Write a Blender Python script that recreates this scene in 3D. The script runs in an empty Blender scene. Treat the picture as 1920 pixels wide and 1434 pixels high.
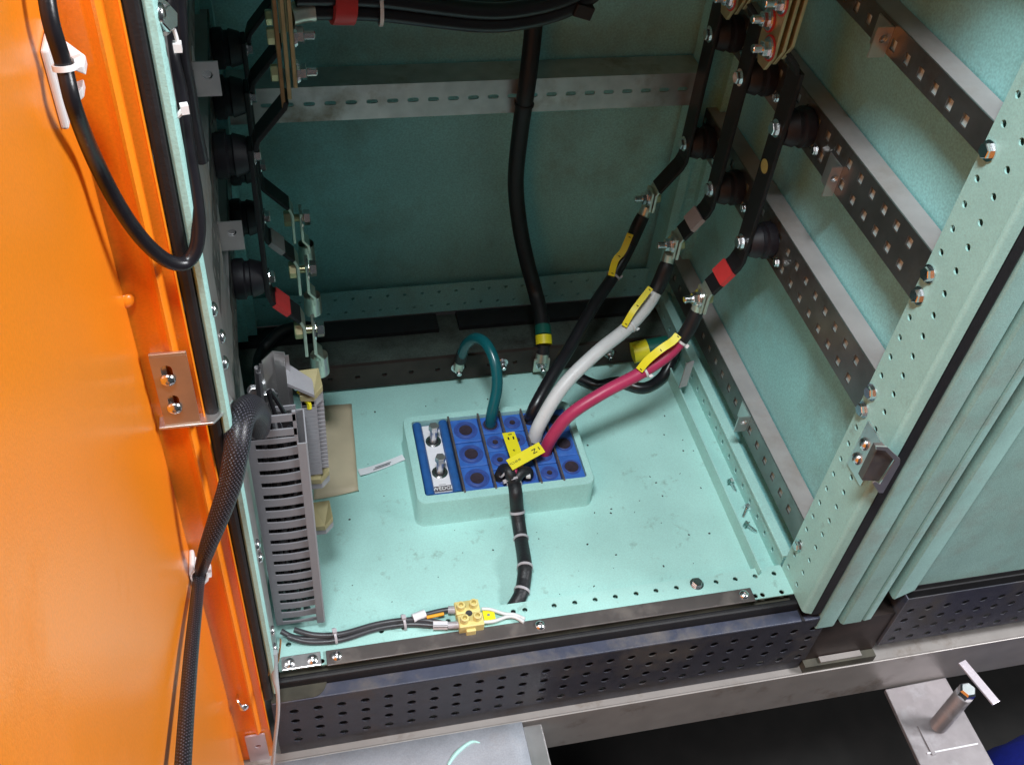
import bpy, bmesh, math, random
from mathutils import Vector, Matrix
random.seed(7)
S = bpy.context.scene
C = S.collection

# ------------------------------------------------------------------ camera
cam_d = bpy.data.cameras.new('camera')
cam = bpy.data.objects.new('camera', cam_d); C.objects.link(cam)
cam_d.sensor_fit = 'HORIZONTAL'; cam_d.sensor_width = 36.0; cam_d.lens = 35.436
cam_d.clip_start = 0.01; cam_d.clip_end = 60
cam.matrix_world = Matrix([[0.974565, 0.096603, -0.202215, 0.06], [-0.209644, 0.711869, -0.670292, -0.612], [0.079198, 0.695637, 0.714015, 1.1], [0, 0, 0, 1]])
S.camera = cam

# ------------------------------------------------------------------ world (dim workshop hall)
W = bpy.data.worlds.new('World'); S.world = W; W.use_nodes = True
bg = W.node_tree.nodes['Background']
bg.inputs[0].default_value = (0.70, 0.91, 1.0, 1); bg.inputs[1].default_value = 0.06

# ------------------------------------------------------------------ lamps: one ceiling fluorescent fixture, one added door fill
def area(name, loc, target, sx, sy, watts, col):
    l = bpy.data.lights.new(name, 'AREA'); l.shape = 'RECTANGLE'; l.size = sx; l.size_y = sy
    l.energy = watts; l.color = col
    o = bpy.data.objects.new(name, l); C.objects.link(o); o.location = loc
    o.rotation_euler = (Vector(target) - Vector(loc)).to_track_quat('-Z', 'Y').to_euler()
    return o
area('ceiling_light_near', (-0.10, -0.58, 2.3), (0.30, 0.15, 0.0), 0.5, 0.22, 53, (0.88, 0.97, 1.0))
area('door_fill_light', (3.0, -0.75, 2.1), (0.0, -0.3, 0.4), 1.2, 0.5, 132, (0.97, 0.98, 1.0))  # added unseen lamp on the right to brighten the orange door

S.view_settings.view_transform = 'Standard'; S.view_settings.look = 'None'
S.view_settings.exposure = 0.0; S.view_settings.gamma = 1.0

# ------------------------------------------------------------------ materials
def mat(name, col, rough=0.5, metal=0.0, var=0.06, vscale=60, bump=0.0, bscale=400, coat=0.0,
        dirt=None, dscale=14, dlo=0.5, dhi=0.7, trans=0.0, spec=0.5, grain=0.0, gscale=520):
    m = bpy.data.materials.new(name); m.use_nodes = True
    nt = m.node_tree; N = nt.nodes; L = nt.links
    p = N['Principled BSDF']
    p.inputs['Roughness'].default_value = rough; p.inputs['Metallic'].default_value = metal
    p.inputs['Specular IOR Level'].default_value = spec
    if coat: p.inputs['Coat Weight'].default_value = coat; p.inputs['Coat Roughness'].default_value = 0.15
    if trans: p.inputs['Transmission Weight'].default_value = trans
    tc = N.new('ShaderNodeTexCoord')
    no = N.new('ShaderNodeTexNoise'); no.inputs['Scale'].default_value = vscale; no.inputs['Detail'].default_value = 4
    L.new(tc.outputs['Object'], no.inputs['Vector'])
    rp = N.new('ShaderNodeValToRGB')
    a = [max(0, c*(1-var)) for c in col]; b = [min(1, c*(1+var)) for c in col]
    rp.color_ramp.elements[0].position = 0.3; rp.color_ramp.elements[1].position = 0.7
    rp.color_ramp.elements[0].color = (*a, 1); rp.color_ramp.elements[1].color = (*b, 1)
    L.new(no.outputs['Fac'], rp.inputs[0])
    out = rp.outputs[0]
    if dirt:
        n2 = N.new('ShaderNodeTexNoise'); n2.inputs['Scale'].default_value = dscale; n2.inputs['Detail'].default_value = 7
        n2.inputs['Roughness'].default_value = 0.65
        L.new(tc.outputs['Object'], n2.inputs['Vector'])
        r2 = N.new('ShaderNodeMapRange'); r2.inputs[1].default_value = dlo; r2.inputs[2].default_value = dhi
        L.new(n2.outputs['Fac'], r2.inputs[0])
        mx = N.new('ShaderNodeMixRGB'); mx.inputs[2].default_value = (*dirt, 1)
        L.new(r2.outputs[0], mx.inputs[0]); L.new(out, mx.inputs[1]); out = mx.outputs[0]
        rr = N.new('ShaderNodeMapRange'); rr.inputs[3].default_value = rough; rr.inputs[4].default_value = min(1, rough+0.3)
        L.new(r2.outputs[0], rr.inputs[0]); L.new(rr.outputs[0], p.inputs['Roughness'])
    if grain:
        n4 = N.new('ShaderNodeTexNoise'); n4.inputs['Scale'].default_value = gscale; n4.inputs['Detail'].default_value = 1
        L.new(tc.outputs['Object'], n4.inputs['Vector'])
        r4 = N.new('ShaderNodeMapRange'); r4.inputs[1].default_value = 0.3; r4.inputs[2].default_value = 0.7
        r4.inputs[3].default_value = 1-grain; r4.inputs[4].default_value = 1+grain
        L.new(n4.outputs['Fac'], r4.inputs[0])
        m4 = N.new('ShaderNodeMixRGB'); m4.blend_type = 'MULTIPLY'; m4.inputs[0].default_value = 1
        L.new(out, m4.inputs[1]); L.new(r4.outputs[0], m4.inputs[2]); out = m4.outputs[0]
    L.new(out, p.inputs['Base Color'])
    if bump:
        n3 = N.new('ShaderNodeTexNoise'); n3.inputs['Scale'].default_value = bscale; n3.inputs['Detail'].default_value = 2
        L.new(tc.outputs['Object'], n3.inputs['Vector'])
        bp = N.new('ShaderNodeBump'); bp.inputs['Strength'].default_value = bump; bp.inputs['Distance'].default_value = 0.001
        L.new(n3.outputs['Fac'], bp.inputs['Height']); L.new(bp.outputs[0], p.inputs['Normal'])
    return m

MINT = (0.40, 0.675, 0.63)
M = {}
M['mint'] = mat('mint_powder_coat', MINT, 0.42, var=0.06, vscale=25, bump=0.3, bscale=900, grain=0.07,
                dirt=(0.24, 0.36, 0.32), dscale=30, dlo=0.62, dhi=0.80)
M['floor'] = mat('mint_floor_paint', MINT, 0.45, var=0.09, vscale=9, bump=0.3, bscale=900, grain=0.055,
                 dirt=(0.22, 0.33, 0.29), dscale=42, dlo=0.60, dhi=0.78)
M['wall'] = mat('shaded_panel_paint', (0.29, 0.62, 0.62), 0.48, var=0.10, vscale=6, bump=0.3, bscale=700, grain=0.12, gscale=380,  # same mint paint, darkened: interior shade put into the colour
                dirt=(0.22, 0.34, 0.30), dscale=7, dlo=0.50, dhi=0.8)
M['mint_old'] = mat('dusty_mint_paint', (0.30, 0.485, 0.445), 0.5, var=0.08, vscale=20, bump=0.3, bscale=900, grain=0.08,
                    dirt=(0.27, 0.33, 0.30), dscale=12, dlo=0.5, dhi=0.75)
M['rearfloor'] = mat('shaded_rear_floor', (0.085, 0.105, 0.092), 0.6, var=0.3, vscale=14, grain=0.2, gscale=380,  # shade behind the earth bar put into the floor colour
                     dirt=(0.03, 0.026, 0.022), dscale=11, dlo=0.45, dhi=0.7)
M['orange'] = mat('orange_powder_coat', (0.93, 0.265, 0.014), 0.28, var=0.04, vscale=5, bump=0.12, bscale=700, grain=0.05,
                  dirt=(0.80, 0.225, 0.018), dscale=6, dlo=0.55, dhi=0.85)
M['galv'] = mat('galvanised_steel', (0.60, 0.57, 0.56), 0.36, metal=0.9, var=0.12, vscale=45,
                dirt=(0.30, 0.21, 0.14), dscale=9, dlo=0.52, dhi=0.72)
M['railweb'] = mat('shaded_galvanised_web', (0.25, 0.235, 0.23), 0.34, metal=0.9, var=0.2, vscale=25,  # same steel as the flange, dark reflection put into its colour
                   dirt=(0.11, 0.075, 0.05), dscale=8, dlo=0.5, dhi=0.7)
M['rail_lit_dust'] = mat('lit_dusty_flange', (0.40, 0.36, 0.36), 0.5, metal=0.25, var=0.1, vscale=25,  # dust plus the light on the top face put into the colour
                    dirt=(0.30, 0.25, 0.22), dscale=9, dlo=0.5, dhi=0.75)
M['holebacking'] = mat('lit_hole_backing', (0.66, 0.74, 0.72), 0.5, var=0.1, vscale=40)  # pale colour stands in for light seen through the rail holes
M['galv_clean'] = mat('clean_zinc_plate', (0.72, 0.70, 0.70), 0.30, metal=0.9, var=0.06, vscale=60)
M['zinc'] = mat('bright_zinc', (0.80, 0.80, 0.82), 0.22, metal=1.0, var=0.05, vscale=200)
M['yzinc'] = mat('yellow_zinc', (0.66, 0.58, 0.34), 0.3, metal=0.9, var=0.1, vscale=120)
M['tin'] = mat('tinned_copper', (0.66, 0.67, 0.58), 0.34, metal=0.85, var=0.1, vscale=90)
M['copper'] = mat('dull_copper', (0.42, 0.27, 0.14), 0.42, metal=0.8, var=0.2, vscale=60)
M['brass'] = mat('brassy_plate', (0.60, 0.50, 0.28), 0.38, metal=0.7, var=0.12, vscale=60)
M['earth'] = mat('tarnished_bar', (0.045, 0.030, 0.026), 0.55, metal=0.4, var=0.3, vscale=30)
M['darkmetal'] = mat('brown_strip_metal', (0.125, 0.108, 0.105), 0.46, metal=0.5, var=0.12, vscale=30,
                     dirt=(0.19, 0.165, 0.15), dscale=20, dlo=0.5, dhi=0.7)
M['plinth'] = mat('dark_blue_plinth_paint', (0.050, 0.056, 0.088), 0.38, var=0.12, vscale=80, bump=0.5, bscale=900,
                  dirt=(0.15, 0.13, 0.115), dscale=12, dlo=0.50, dhi=0.75)
M['plinth_face'] = mat('dark_plinth_face', (0.032, 0.032, 0.045), 0.45, var=0.15, vscale=70, bump=0.5, bscale=900,
                  dirt=(0.07, 0.06, 0.055), dscale=13, dlo=0.5, dhi=0.7)
M['rubber'] = mat('black_rubber', (0.012, 0.011, 0.013), 0.6, var=0.2, vscale=90, bump=0.3, bscale=500)
M['black'] = mat('black_cable_sheath', (0.010, 0.009, 0.012), 0.32, var=0.2, vscale=60, bump=0.12, bscale=300)
M['shrink'] = mat('black_heat_shrink', (0.009, 0.008, 0.010), 0.52, var=0.2, vscale=90)
M['tape_black'] = mat('black_wrap_tape', (0.013, 0.013, 0.016), 0.5, var=0.2, vscale=200, bump=0.6, bscale=260)
M['insul'] = mat('dark_purple_insulator', (0.012, 0.010, 0.015), 0.55, var=0.15, vscale=60)
M['red_cable'] = mat('red_cable_sheath', (0.47, 0.035, 0.110), 0.42, var=0.10, vscale=40, bump=0.15, bscale=260)
M['white_cable'] = mat('white_cable_sheath', (0.68, 0.68, 0.69), 0.42, var=0.05, vscale=40, bump=0.15, bscale=260, dirt=(0.45,0.43,0.40), dscale=60, dlo=0.6, dhi=0.8)
M['green_cable'] = mat('teal_cable_sheath', (0.006, 0.11, 0.13), 0.25, var=0.06, vscale=90)
M['red_tape'] = mat('red_tape', (0.62, 0.045, 0.045), 0.42, var=0.06, vscale=90)
M['grey_tape'] = mat('pale_grey_tape', (0.42, 0.37, 0.38), 0.5, var=0.06, vscale=90)
M['green_tape'] = mat('green_tape', (0.008, 0.11, 0.085), 0.42, var=0.06, vscale=90)
M['yellow'] = mat('yellow_tag', (0.86, 0.74, 0.02), 0.45, var=0.03, vscale=60)
M['nylon'] = mat('white_nylon', (0.76, 0.74, 0.75), 0.4, var=0.03, vscale=60)
M['tie_grey'] = mat('clear_nylon_tie', (0.46, 0.43, 0.46), 0.35, var=0.05, vscale=90)
M['duct'] = mat('grey_duct_plastic', (0.255, 0.25, 0.272), 0.5, var=0.04, vscale=60, bump=0.1, bscale=700)
M['duct_lid'] = mat('grey_duct_lid', (0.275, 0.27, 0.29), 0.45, var=0.03, vscale=60)
M['termgrey'] = mat('grey_terminal_plastic', (0.30, 0.29, 0.31), 0.5, var=0.05, vscale=60)
M['beige'] = mat('beige_clamp_plastic', (0.31, 0.265, 0.135), 0.5, var=0.05, vscale=60)
M['ceramic'] = mat('yellow_terminal_block', (0.72, 0.60, 0.24), 0.42, var=0.05, vscale=60)
M['paper'] = mat('brown_envelope_paper', (0.58, 0.47, 0.33), 0.55, var=0.10, vscale=22, bump=0.2, bscale=160)
M['blue'] = mat('blue_sealing_rubber', (0.035, 0.13, 0.48), 0.5, var=0.14, vscale=70, bump=0.3, bscale=500,
                dirt=(0.06, 0.17, 0.50), dscale=60, dlo=0.5, dhi=0.7)
M['blue_ring'] = mat('blue_peel_layers', (0.035, 0.075, 0.30), 0.5, var=0.15, vscale=150)
M['wedge_blue'] = mat('blue_wedge', (0.022, 0.105, 0.33), 0.45, var=0.12, vscale=90, bump=0.4, bscale=400)
M['core'] = mat('dark_core_plug', (0.030, 0.018, 0.030), 0.6, var=0.25, vscale=200, bump=0.5, bscale=600)
M['stay'] = mat('steel_stay_plate', (0.20, 0.17, 0.16), 0.42, metal=0.6, var=0.2, vscale=120)
M['labelwhite'] = mat('white_label_plate', (0.78, 0.76, 0.80), 0.4, var=0.03, vscale=90)
M['labelgrey'] = mat('grey_print_band', (0.11, 0.09, 0.105), 0.5, var=0.05, vscale=90)
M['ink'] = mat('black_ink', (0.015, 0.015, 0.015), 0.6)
M['ink_grey'] = mat('faded_ink', (0.25, 0.24, 0.26), 0.6)
M['white_ink'] = mat('white_print', (0.85, 0.85, 0.85), 0.6)
M['beam'] = mat('grey_steel_beam', (0.34, 0.31, 0.295), 0.42, metal=0.35, var=0.08, vscale=30,
                dirt=(0.14, 0.105, 0.08), dscale=10, dlo=0.56, dhi=0.72)
M['sheet'] = mat('blue_grey_sheet', (0.33, 0.345, 0.385), 0.36, var=0.10, vscale=20, bump=0.6, bscale=60, grain=0.08,
                 dirt=(0.34, 0.33, 0.34), dscale=18, dlo=0.52, dhi=0.7)
M['footplate'] = mat('scuffed_steel', (0.30, 0.27, 0.28), 0.42, metal=0.45, var=0.12, vscale=40,
                     dirt=(0.42, 0.40, 0.42), dscale=22, dlo=0.5, dhi=0.7)
M['ground'] = mat('shaded_ground', (0.006, 0.005, 0.0045), 0.9, var=0.4, vscale=20)  # near-black: shade of the unlit gap put into the colour
M['cloth'] = mat('blue_fabric', (0.006, 0.018, 0.30), 0.75, var=0.15, vscale=160, bump=0.5, bscale=900)
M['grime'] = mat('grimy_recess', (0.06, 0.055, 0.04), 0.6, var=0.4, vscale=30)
M['orange_wire'] = mat('orange_wire', (0.80, 0.36, 0.02), 0.4)
M['strap'] = mat('copper_braid', (0.42, 0.20, 0.07), 0.45, metal=0.3, var=0.2, vscale=120)
M['grey_sheath'] = mat('dark_grey_wire', (0.055, 0.055, 0.062), 0.35, var=0.15, vscale=90)
M['sticker'] = mat('round_yellow_sticker', (0.48, 0.40, 0.12), 0.5, var=0.1, vscale=200)
M['clear'] = mat('clear_tubing', (0.62, 0.63, 0.66), 0.2, var=0.05, trans=0.45)
M['pinkmetal'] = mat('pale_hinge_plate', (0.62, 0.55, 0.60), 0.35, metal=0.5, var=0.06, vscale=40)
M['latch'] = mat('gold_zinc_latch', (0.62, 0.52, 0.42), 0.36, metal=0.85, var=0.07, vscale=50)

# braided sleeving: woven dots from the tube's own uv
def braid():
    m = mat('braided_sleeving', (0.016, 0.015, 0.02), 0.38)
    nt = m.node_tree; N = nt.nodes; L = nt.links; p = N['Principled BSDF']
    uv = N.new('ShaderNodeUVMap'); uv.uv_map = 'UVMap'
    mp = N.new('ShaderNodeMapping'); mp.inputs['Rotation'].default_value = (0, 0, math.radians(45))
    mp.inputs['Scale'].default_value = (400, 400, 1)
    ck = N.new('ShaderNodeTexVoronoi'); ck.feature = 'F1'; ck.distance = 'CHEBYCHEV'; ck.inputs['Scale'].default_value = 1.0
    ck.inputs['Randomness'].default_value = 0.12
    L.new(uv.outputs[0], mp.inputs[0]); L.new(mp.outputs[0], ck.inputs['Vector'])
    r = N.new('ShaderNodeMapRange'); r.inputs[1].default_value = 0.14; r.inputs[2].default_value = 0.30
    r.inputs[3].default_value = 1; r.inputs[4].default_value = 0
    L.new(ck.outputs['Distance'], r.inputs[0])
    mx = N.new('ShaderNodeMixRGB'); mx.inputs[1].default_value = (0.012, 0.011, 0.014, 1); mx.inputs[2].default_value = (0.095, 0.09, 0.12, 1)
    L.new(r.outputs[0], mx.inputs[0]); L.new(mx.outputs[0], p.inputs['Base Color'])
    bp = N.new('ShaderNodeBump'); bp.inputs['Strength'].default_value = 0.8; bp.inputs['Distance'].default_value = 0.001
    L.new(r.outputs[0], bp.inputs['Height']); L.new(bp.outputs[0], p.inputs['Normal'])
    return m
M['braid'] = braid()

# ------------------------------------------------------------------ mesh helpers
V = Vector
def frame(d):
    d = V(d).normalized(); u = d.cross(V((0, 0, 1)))
    if u.length < 1e-3: u = d.cross(V((0, 1, 0)))
    u.normalize(); return d, u, d.cross(u).normalized()
class B:
    def __init__(s): s.v = []; s.f = []; s.uv = {}
    def add(s, vs, fs):
        o = len(s.v); s.v += [V(p) for p in vs]; s.f += [[i+o for i in f] for f in fs]; return s
    def box(s, x0, x1, y0, y1, z0, z1):
        return s.add([(x, y, z) for x in (x0, x1) for y in (y0, y1) for z in (z0, z1)],
                     [(0,1,3,2),(4,6,7,5),(0,4,5,1),(2,3,7,6),(0,2,6,4),(1,5,7,3)])
    def obox(s, c, ax, ay, az, hx, hy, hz):
        c = V(c); ax = V(ax).normalized(); ay = V(ay).normalized(); az = V(az).normalized()
        return s.add([c+ax*hx*i+ay*hy*j+az*hz*k for i in (-1,1) for j in (-1,1) for k in (-1,1)],
                     [(0,1,3,2),(4,6,7,5),(0,4,5,1),(2,3,7,6),(0,2,6,4),(1,5,7,3)])
    def prism(s, pts, off, caps=True):          # closed 3-D polygon pushed along off
        n = len(pts); off = V(off); pts = [V(p) for p in pts]
        fs = [[i, (i+1) % n, (i+1) % n+n, i+n] for i in range(n)]
        if caps: fs += [list(range(n))[::-1], list(range(n, 2*n))]
        return s.add(pts+[p+off for p in pts], fs)
    def sheet(s, pts, off, t):                  # open polyline (folded sheet) of thickness t pushed along off
        pts = [V(p) for p in pts]; off = V(off); n = len(pts); nr = []
        for i in range(n):
            a = pts[max(0, i-1)]; b = pts[min(n-1, i+1)]
            nr.append((b-a).cross(off).normalized())
        return s.prism(pts+[p-q*t for p, q in zip(pts[::-1], nr[::-1])], off)
    def lathe(s, c, d, prof, n=20, cap=True):   # prof: (along, radius)
        c = V(c); d, u, w = frame(d); vs = []; fs = []
        for a, r in prof:
            for k in range(n):
                t = 2*math.pi*k/n; vs.append(c+d*a+(u*math.cos(t)+w*math.sin(t))*r)
        for i in range(len(prof)-1):
            for k in range(n): fs.append((i*n+k, i*n+(k+1) % n, (i+1)*n+(k+1) % n, (i+1)*n+k))
        if cap: fs += [tuple(range(n))[::-1], tuple(range((len(prof)-1)*n, len(prof)*n))]
        return s.add(vs, fs)
    def tube(s, pts, r, n=14, sub=6, cap=True):
        P = smooth(pts, sub); R = r if isinstance(r, (list, tuple)) else [r]*len(pts)
        RR = lerp_list(R, len(P)); o = len(s.v); vs = []; fs = []
        d = (P[1]-P[0]).normalized(); u = frame(d)[1]; dist = 0; lens = []
        for i, p in enumerate(P):
            t = (P[min(i+1, len(P)-1)]-P[max(i-1, 0)]).normalized()
            u = (u-t*u.dot(t)).normalized(); w = t.cross(u)
            if i: dist += (p-P[i-1]).length
            lens.append(dist)
            for k in range(n):
                a = 2*math.pi*k/n; vs.append(p+(u*math.cos(a)+w*math.sin(a))*RR[i])
        for i in range(len(P)-1):
            for k in range(n):
                fs.append((i*n+k, i*n+(k+1) % n, (i+1)*n+(k+1) % n, (i+1)*n+k))
                c = 2*math.pi*max(RR[i], 1e-5)/n
                s.uv[len(s.f)+len(fs)-1] = [(k*c, lens[i]), ((k+1)*c, lens[i]), ((k+1)*c, lens[i+1]), (k*c, lens[i+1])]
        if cap: fs += [tuple(range(n))[::-1], tuple(range((len(P)-1)*n, len(P)*n))]
        return s.add(vs, fs)
    def ribbon(s, pts, wdir, w, t=0.0008, sub=4):
        P = smooth(pts, sub); wd = V(wdir); vs = []; fs = []
        for i, p in enumerate(P):
            d = (P[min(i+1, len(P)-1)]-P[max(i-1, 0)]).normalized()
            a = (wd-d*wd.dot(d)).normalized(); nn = d.cross(a)
            vs += [p-a*w/2, p+a*w/2, p+a*w/2+nn*t, p-a*w/2+nn*t]
        for i in range(len(P)-1):
            for k in range(4): fs.append((i*4+k, i*4+(k+1) % 4, i*4+4+(k+1) % 4, i*4+4+k))
        fs += [(3,2,1,0), tuple(len(P)*4-4+k for k in range(4))]
        return s.add(vs, fs)
    def plate(s, O, U, Vv, w, h, t, cells, back=True):
        # flat plate O + U*u + V*v with real holes; cells: (u0,u1,v0,v1, hole or None), hole = list of (u,v)
        O = V(O); U = V(U).normalized(); Vv = V(Vv).normalized(); Nn = U.cross(Vv).normalized()
        pt = lambda u, v, k=0: O+U*u+Vv*v-Nn*t*k
        for (u0, u1, v0, v1, hole) in cells:
            cor = [(u0, v0), (u1, v0), (u1, v1), (u0, v1)]
            if not hole:
                s.add([pt(*c) for c in cor], [(0,1,2,3)])
                if back: s.add([pt(*c, 1) for c in cor], [(3,2,1,0)])
                continue
            hc = (sum(p[0] for p in hole)/len(hole), sum(p[1] for p in hole)/len(hole))
            idx = []
            for c in cor:
                a = (c[0]-hc[0], c[1]-hc[1]); la = math.hypot(*a)
                idx.append(max(range(len(hole)), key=lambda i: ((hole[i][0]-hc[0])*a[0]+(hole[i][1]-hc[1])*a[1])/la/max(1e-9, math.hypot(hole[i][0]-hc[0], hole[i][1]-hc[1]))))
            n = len(hole)
            for k in ((0, 1) if back else (0,)):
                vs = [pt(*c, k) for c in cor]+[pt(*h, k) for h in hole]; fs = []
                for i in range(4):
                    a, b = idx[i], idx[(i+1) % 4]; seq = [b]
                    while seq[-1] != a: seq.append((seq[-1]-1) % n)
                    f = [i, (i+1) % 4]+[4+q for q in seq]
                    fs.append(f if k == 0 else f[::-1])
                s.add(vs, fs)
            s.add([pt(*h, 0) for h in hole]+[pt(*h, 1) for h in hole], [(i, i+n, (i+1) % n+n, (i+1) % n) for i in range(n)])
        e = [(0, 0), (w, 0), (w, h), (0, h)]
        s.add([pt(*c, 0) for c in e]+[pt(*c, 1) for c in e], [(i, i+4, (i+1) % 4+4, (i+1) % 4) for i in range(4)])
        return s
    def build(s, name, m, parent=None, smooth_=False, bevel=0.0, seg=2, recalc=True):
        me = bpy.data.meshes.new(name)
        if s.uv:
            me.from_pydata([tuple(v) for v in s.v], [], s.f)
            l = me.uv_layers.new(name='UVMap')
            for fi, c in s.uv.items():
                for li, q in zip(me.polygons[fi].loop_indices, c): l.data[li].uv = q
        else:
            me.from_pydata([tuple(v) for v in s.v], [], s.f)
        if recalc:
            bm = bmesh.new(); bm.from_mesh(me); bmesh.ops.recalc_face_normals(bm, faces=bm.faces); bm.to_mesh(me); bm.free()
        me.materials.append(M[m] if isinstance(m, str) else m)
        if smooth_:
            me.polygons.foreach_set('use_smooth', [True]*len(me.polygons))
            me.update()
            if hasattr(me, 'set_sharp_from_angle'): me.set_sharp_from_angle(angle=math.radians(40))
        o = bpy.data.objects.new(name, me); C.objects.link(o); put(o, parent)
        if bevel:
            b = o.modifiers.new('bevel', 'BEVEL'); b.width = bevel; b.segments = seg; b.limit_method = 'ANGLE'
            b.angle_limit = math.radians(35)
        return o
def smooth(pts, sub):
    P = [V(p) for p in pts]
    if sub <= 1 or len(P) < 3: return P
    Q = []
    for i in range(len(P)-1):
        a = P[max(i-1, 0)]; b = P[i]; c = P[i+1]; d = P[min(i+2, len(P)-1)]
        for k in range(sub):
            t = k/sub
            Q.append(0.5*((2*b)+(c-a)*t+(2*a-5*b+4*c-d)*t*t+(3*b-a-3*c+d)*t*t*t))
    return Q+[P[-1]]
def lerp_list(R, n):
    out = []
    for i in range(n):
        x = i*(len(R)-1)/(n-1); k = min(int(x), len(R)-2) if len(R) > 1 else 0
        out.append(R[k]+(R[k+1]-R[k])*(x-k) if len(R) > 1 else R[0])
    return out
LOC = {}
def put(o, parent):
    if parent is not None:
        o.parent = parent; o.matrix_parent_inverse = Matrix.Translation(-LOC[parent.name]) if parent.name in LOC else parent.matrix_basis.inverted()
def thing(name, label, cat, loc, group=None):
    o = bpy.data.objects.new(name, None); C.objects.link(o); o.location = loc; o.empty_display_size = 0.02
    LOC[o.name] = V(loc); return tag(o, label, cat, group)
def tag(o, label, cat, group=None, kind=None):
    if label: o['label'] = label
    if cat: o['category'] = cat
    if group: o['group'] = group
    if kind: o['kind'] = kind
    return o
def circ(u, v, r, n=10): return [(u+r*math.cos(2*math.pi*(k+.5)/n), v+r*math.sin(2*math.pi*(k+.5)/n)) for k in range(n)]
def sq(u, v, a, b): return [(u-a, v-b), (u+a, v-b), (u+a, v+b), (u-a, v+b)]
def slot(u, v, a, r, n=5):
    return [(u+a+r*math.cos(-math.pi/2+math.pi*k/n), v+r*math.sin(-math.pi/2+math.pi*k/n)) for k in range(n+1)] + \
           [(u-a+r*math.cos(math.pi/2+math.pi*k/n), v+r*math.sin(math.pi/2+math.pi*k/n)) for k in range(n+1)]
def rowcells(u0, u1, v0, v1, us, fn):
    us = sorted(us); out = []
    if not us: return [(u0, u1, v0, v1, None)]
    mids = [u0]+[(a+b)/2 for a, b in zip(us, us[1:])]+[u1]
    for a, b, u in zip(mids, mids[1:], us): out.append((a, b, v0, v1, fn(u)))
    return out
# shared fixings, copied one by one
MESH = {}
def proto(key, b, m, smooth_=True):
    o = b.build(key, m, None, smooth_); C.objects.unlink(o); MESH[key] = o.data; bpy.data.objects.remove(o)
def dome(b, r, h, slotdepth=True):
    b.lathe((0,0,0), (0,0,1), [(0, r), (h*.35, r*.98), (h*.7, r*.78), (h*.93, r*.42), (h, r*.30)], 16, cap=False)
    b.lathe((0,0,0), (0,0,1), [(h, r*.30), (h*.55, r*.26)], 6, cap=False)
    n = len(b.v); b.f.append([n-6+k for k in range(6)])
b = B(); dome(b, .0055, .0035); proto('screw', b, 'zinc')
b = B(); b.lathe((0,0,0), (0,0,1), [(0,.0085),(.0012,.0085)], 18); b.lathe((0,0,.0012), (0,0,1), [(0,.0064),(.0040,.0064),(.0046,.0057)], 6); proto('bolt', b, 'zinc', False)
b = B(); b.lathe((0,0,0), (0,0,1), [(0,.0125),(.0015,.0125)], 20); b.lathe((0,0,.0015), (0,0,1), [(0,.0112),(.0015,.0112)], 20)
b.lathe((0,0,.003), (0,0,1), [(0,.0088),(.0062,.0088),(.007,.0078)], 6); b.lathe((0,0,.010), (0,0,1), [(0,.0048),(.010,.0048),(.011,.004)], 12); proto('nut', b, 'zinc', False)
b = B(); b.lathe((0,0,0), (0,0,1), [(0,.0088),(.0065,.0088),(.0075,.0078)], 6); proto('bolt_head', b, 'yzinc', False)
def fix(kind, name, c, d, parent, sc=1.0, rot=0.0, m=None):
    me = MESH[kind]
    o = bpy.data.objects.new(name, me); C.objects.link(o)
    q = V(d).to_track_quat('Z', 'Y'); o.matrix_basis = Matrix.Translation(V(c)) @ (q.to_matrix().to_4x4()) @ Matrix.Rotation(rot, 4, 'Z') @ Matrix.Scale(sc, 4)
    put(o, parent)
    return o
def text(body, size, c, xdir, ydir, m, name, parent, ext=0.0002):
    cu = bpy.data.curves.new('txt', 'FONT'); cu.body = body; cu.size = size; cu.align_x = 'CENTER'; cu.align_y = 'CENTER'; cu.extrude = ext
    t = bpy.data.objects.new('txt', cu); C.objects.link(t)
    bpy.context.view_layer.update()
    me = bpy.data.meshes.new_from_object(t.evaluated_get(bpy.context.evaluated_depsgraph_get()))
    bpy.data.objects.remove(t)
    x = V(xdir).normalized(); z = x.cross(V(ydir)).normalized(); y = z.cross(x)
    o = bpy.data.objects.new(name, me); C.objects.link(o); me.materials.clear(); me.materials.append(M[m])
    o.matrix_basis = Matrix(((x.x,y.x,z.x,c[0]),(x.y,y.y,z.y,c[1]),(x.z,y.z,z.z,c[2]),(0,0,0,1)))
    put(o, parent); return o
def band(c, d, r, w, m, name, parent, head=None, t=0.0012):
    b = B(); b.lathe(V(c)-V(d).normalized()*w/2, d, [(0, r),(0, r+t),(w, r+t),(w, r)], 18, cap=False)
    if head:
        h = V(head).normalized(); dd, u, w2 = frame(d); side = V(d).normalized().cross(h)
        b.obox(V(c)+h*(r+t+.001), h, V(d), side, .0022, .0026, .0026)
    return b.build(name, m, parent, True)

def snap(path, c, sub=8):
    P = smooth(path, sub); i = min(range(1, len(P)-1), key=lambda k: (P[k]-V(c)).length)
    return P[i], (P[i+1]-P[i-1]).normalized()
PIT = 0.0275
# ================================================================== setting
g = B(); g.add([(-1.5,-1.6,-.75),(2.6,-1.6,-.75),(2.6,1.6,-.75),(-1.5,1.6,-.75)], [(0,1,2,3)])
tag(g.build('ground', 'ground'), 'dark workshop floor in shadow under the cabinet base', None, kind='structure')

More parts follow.
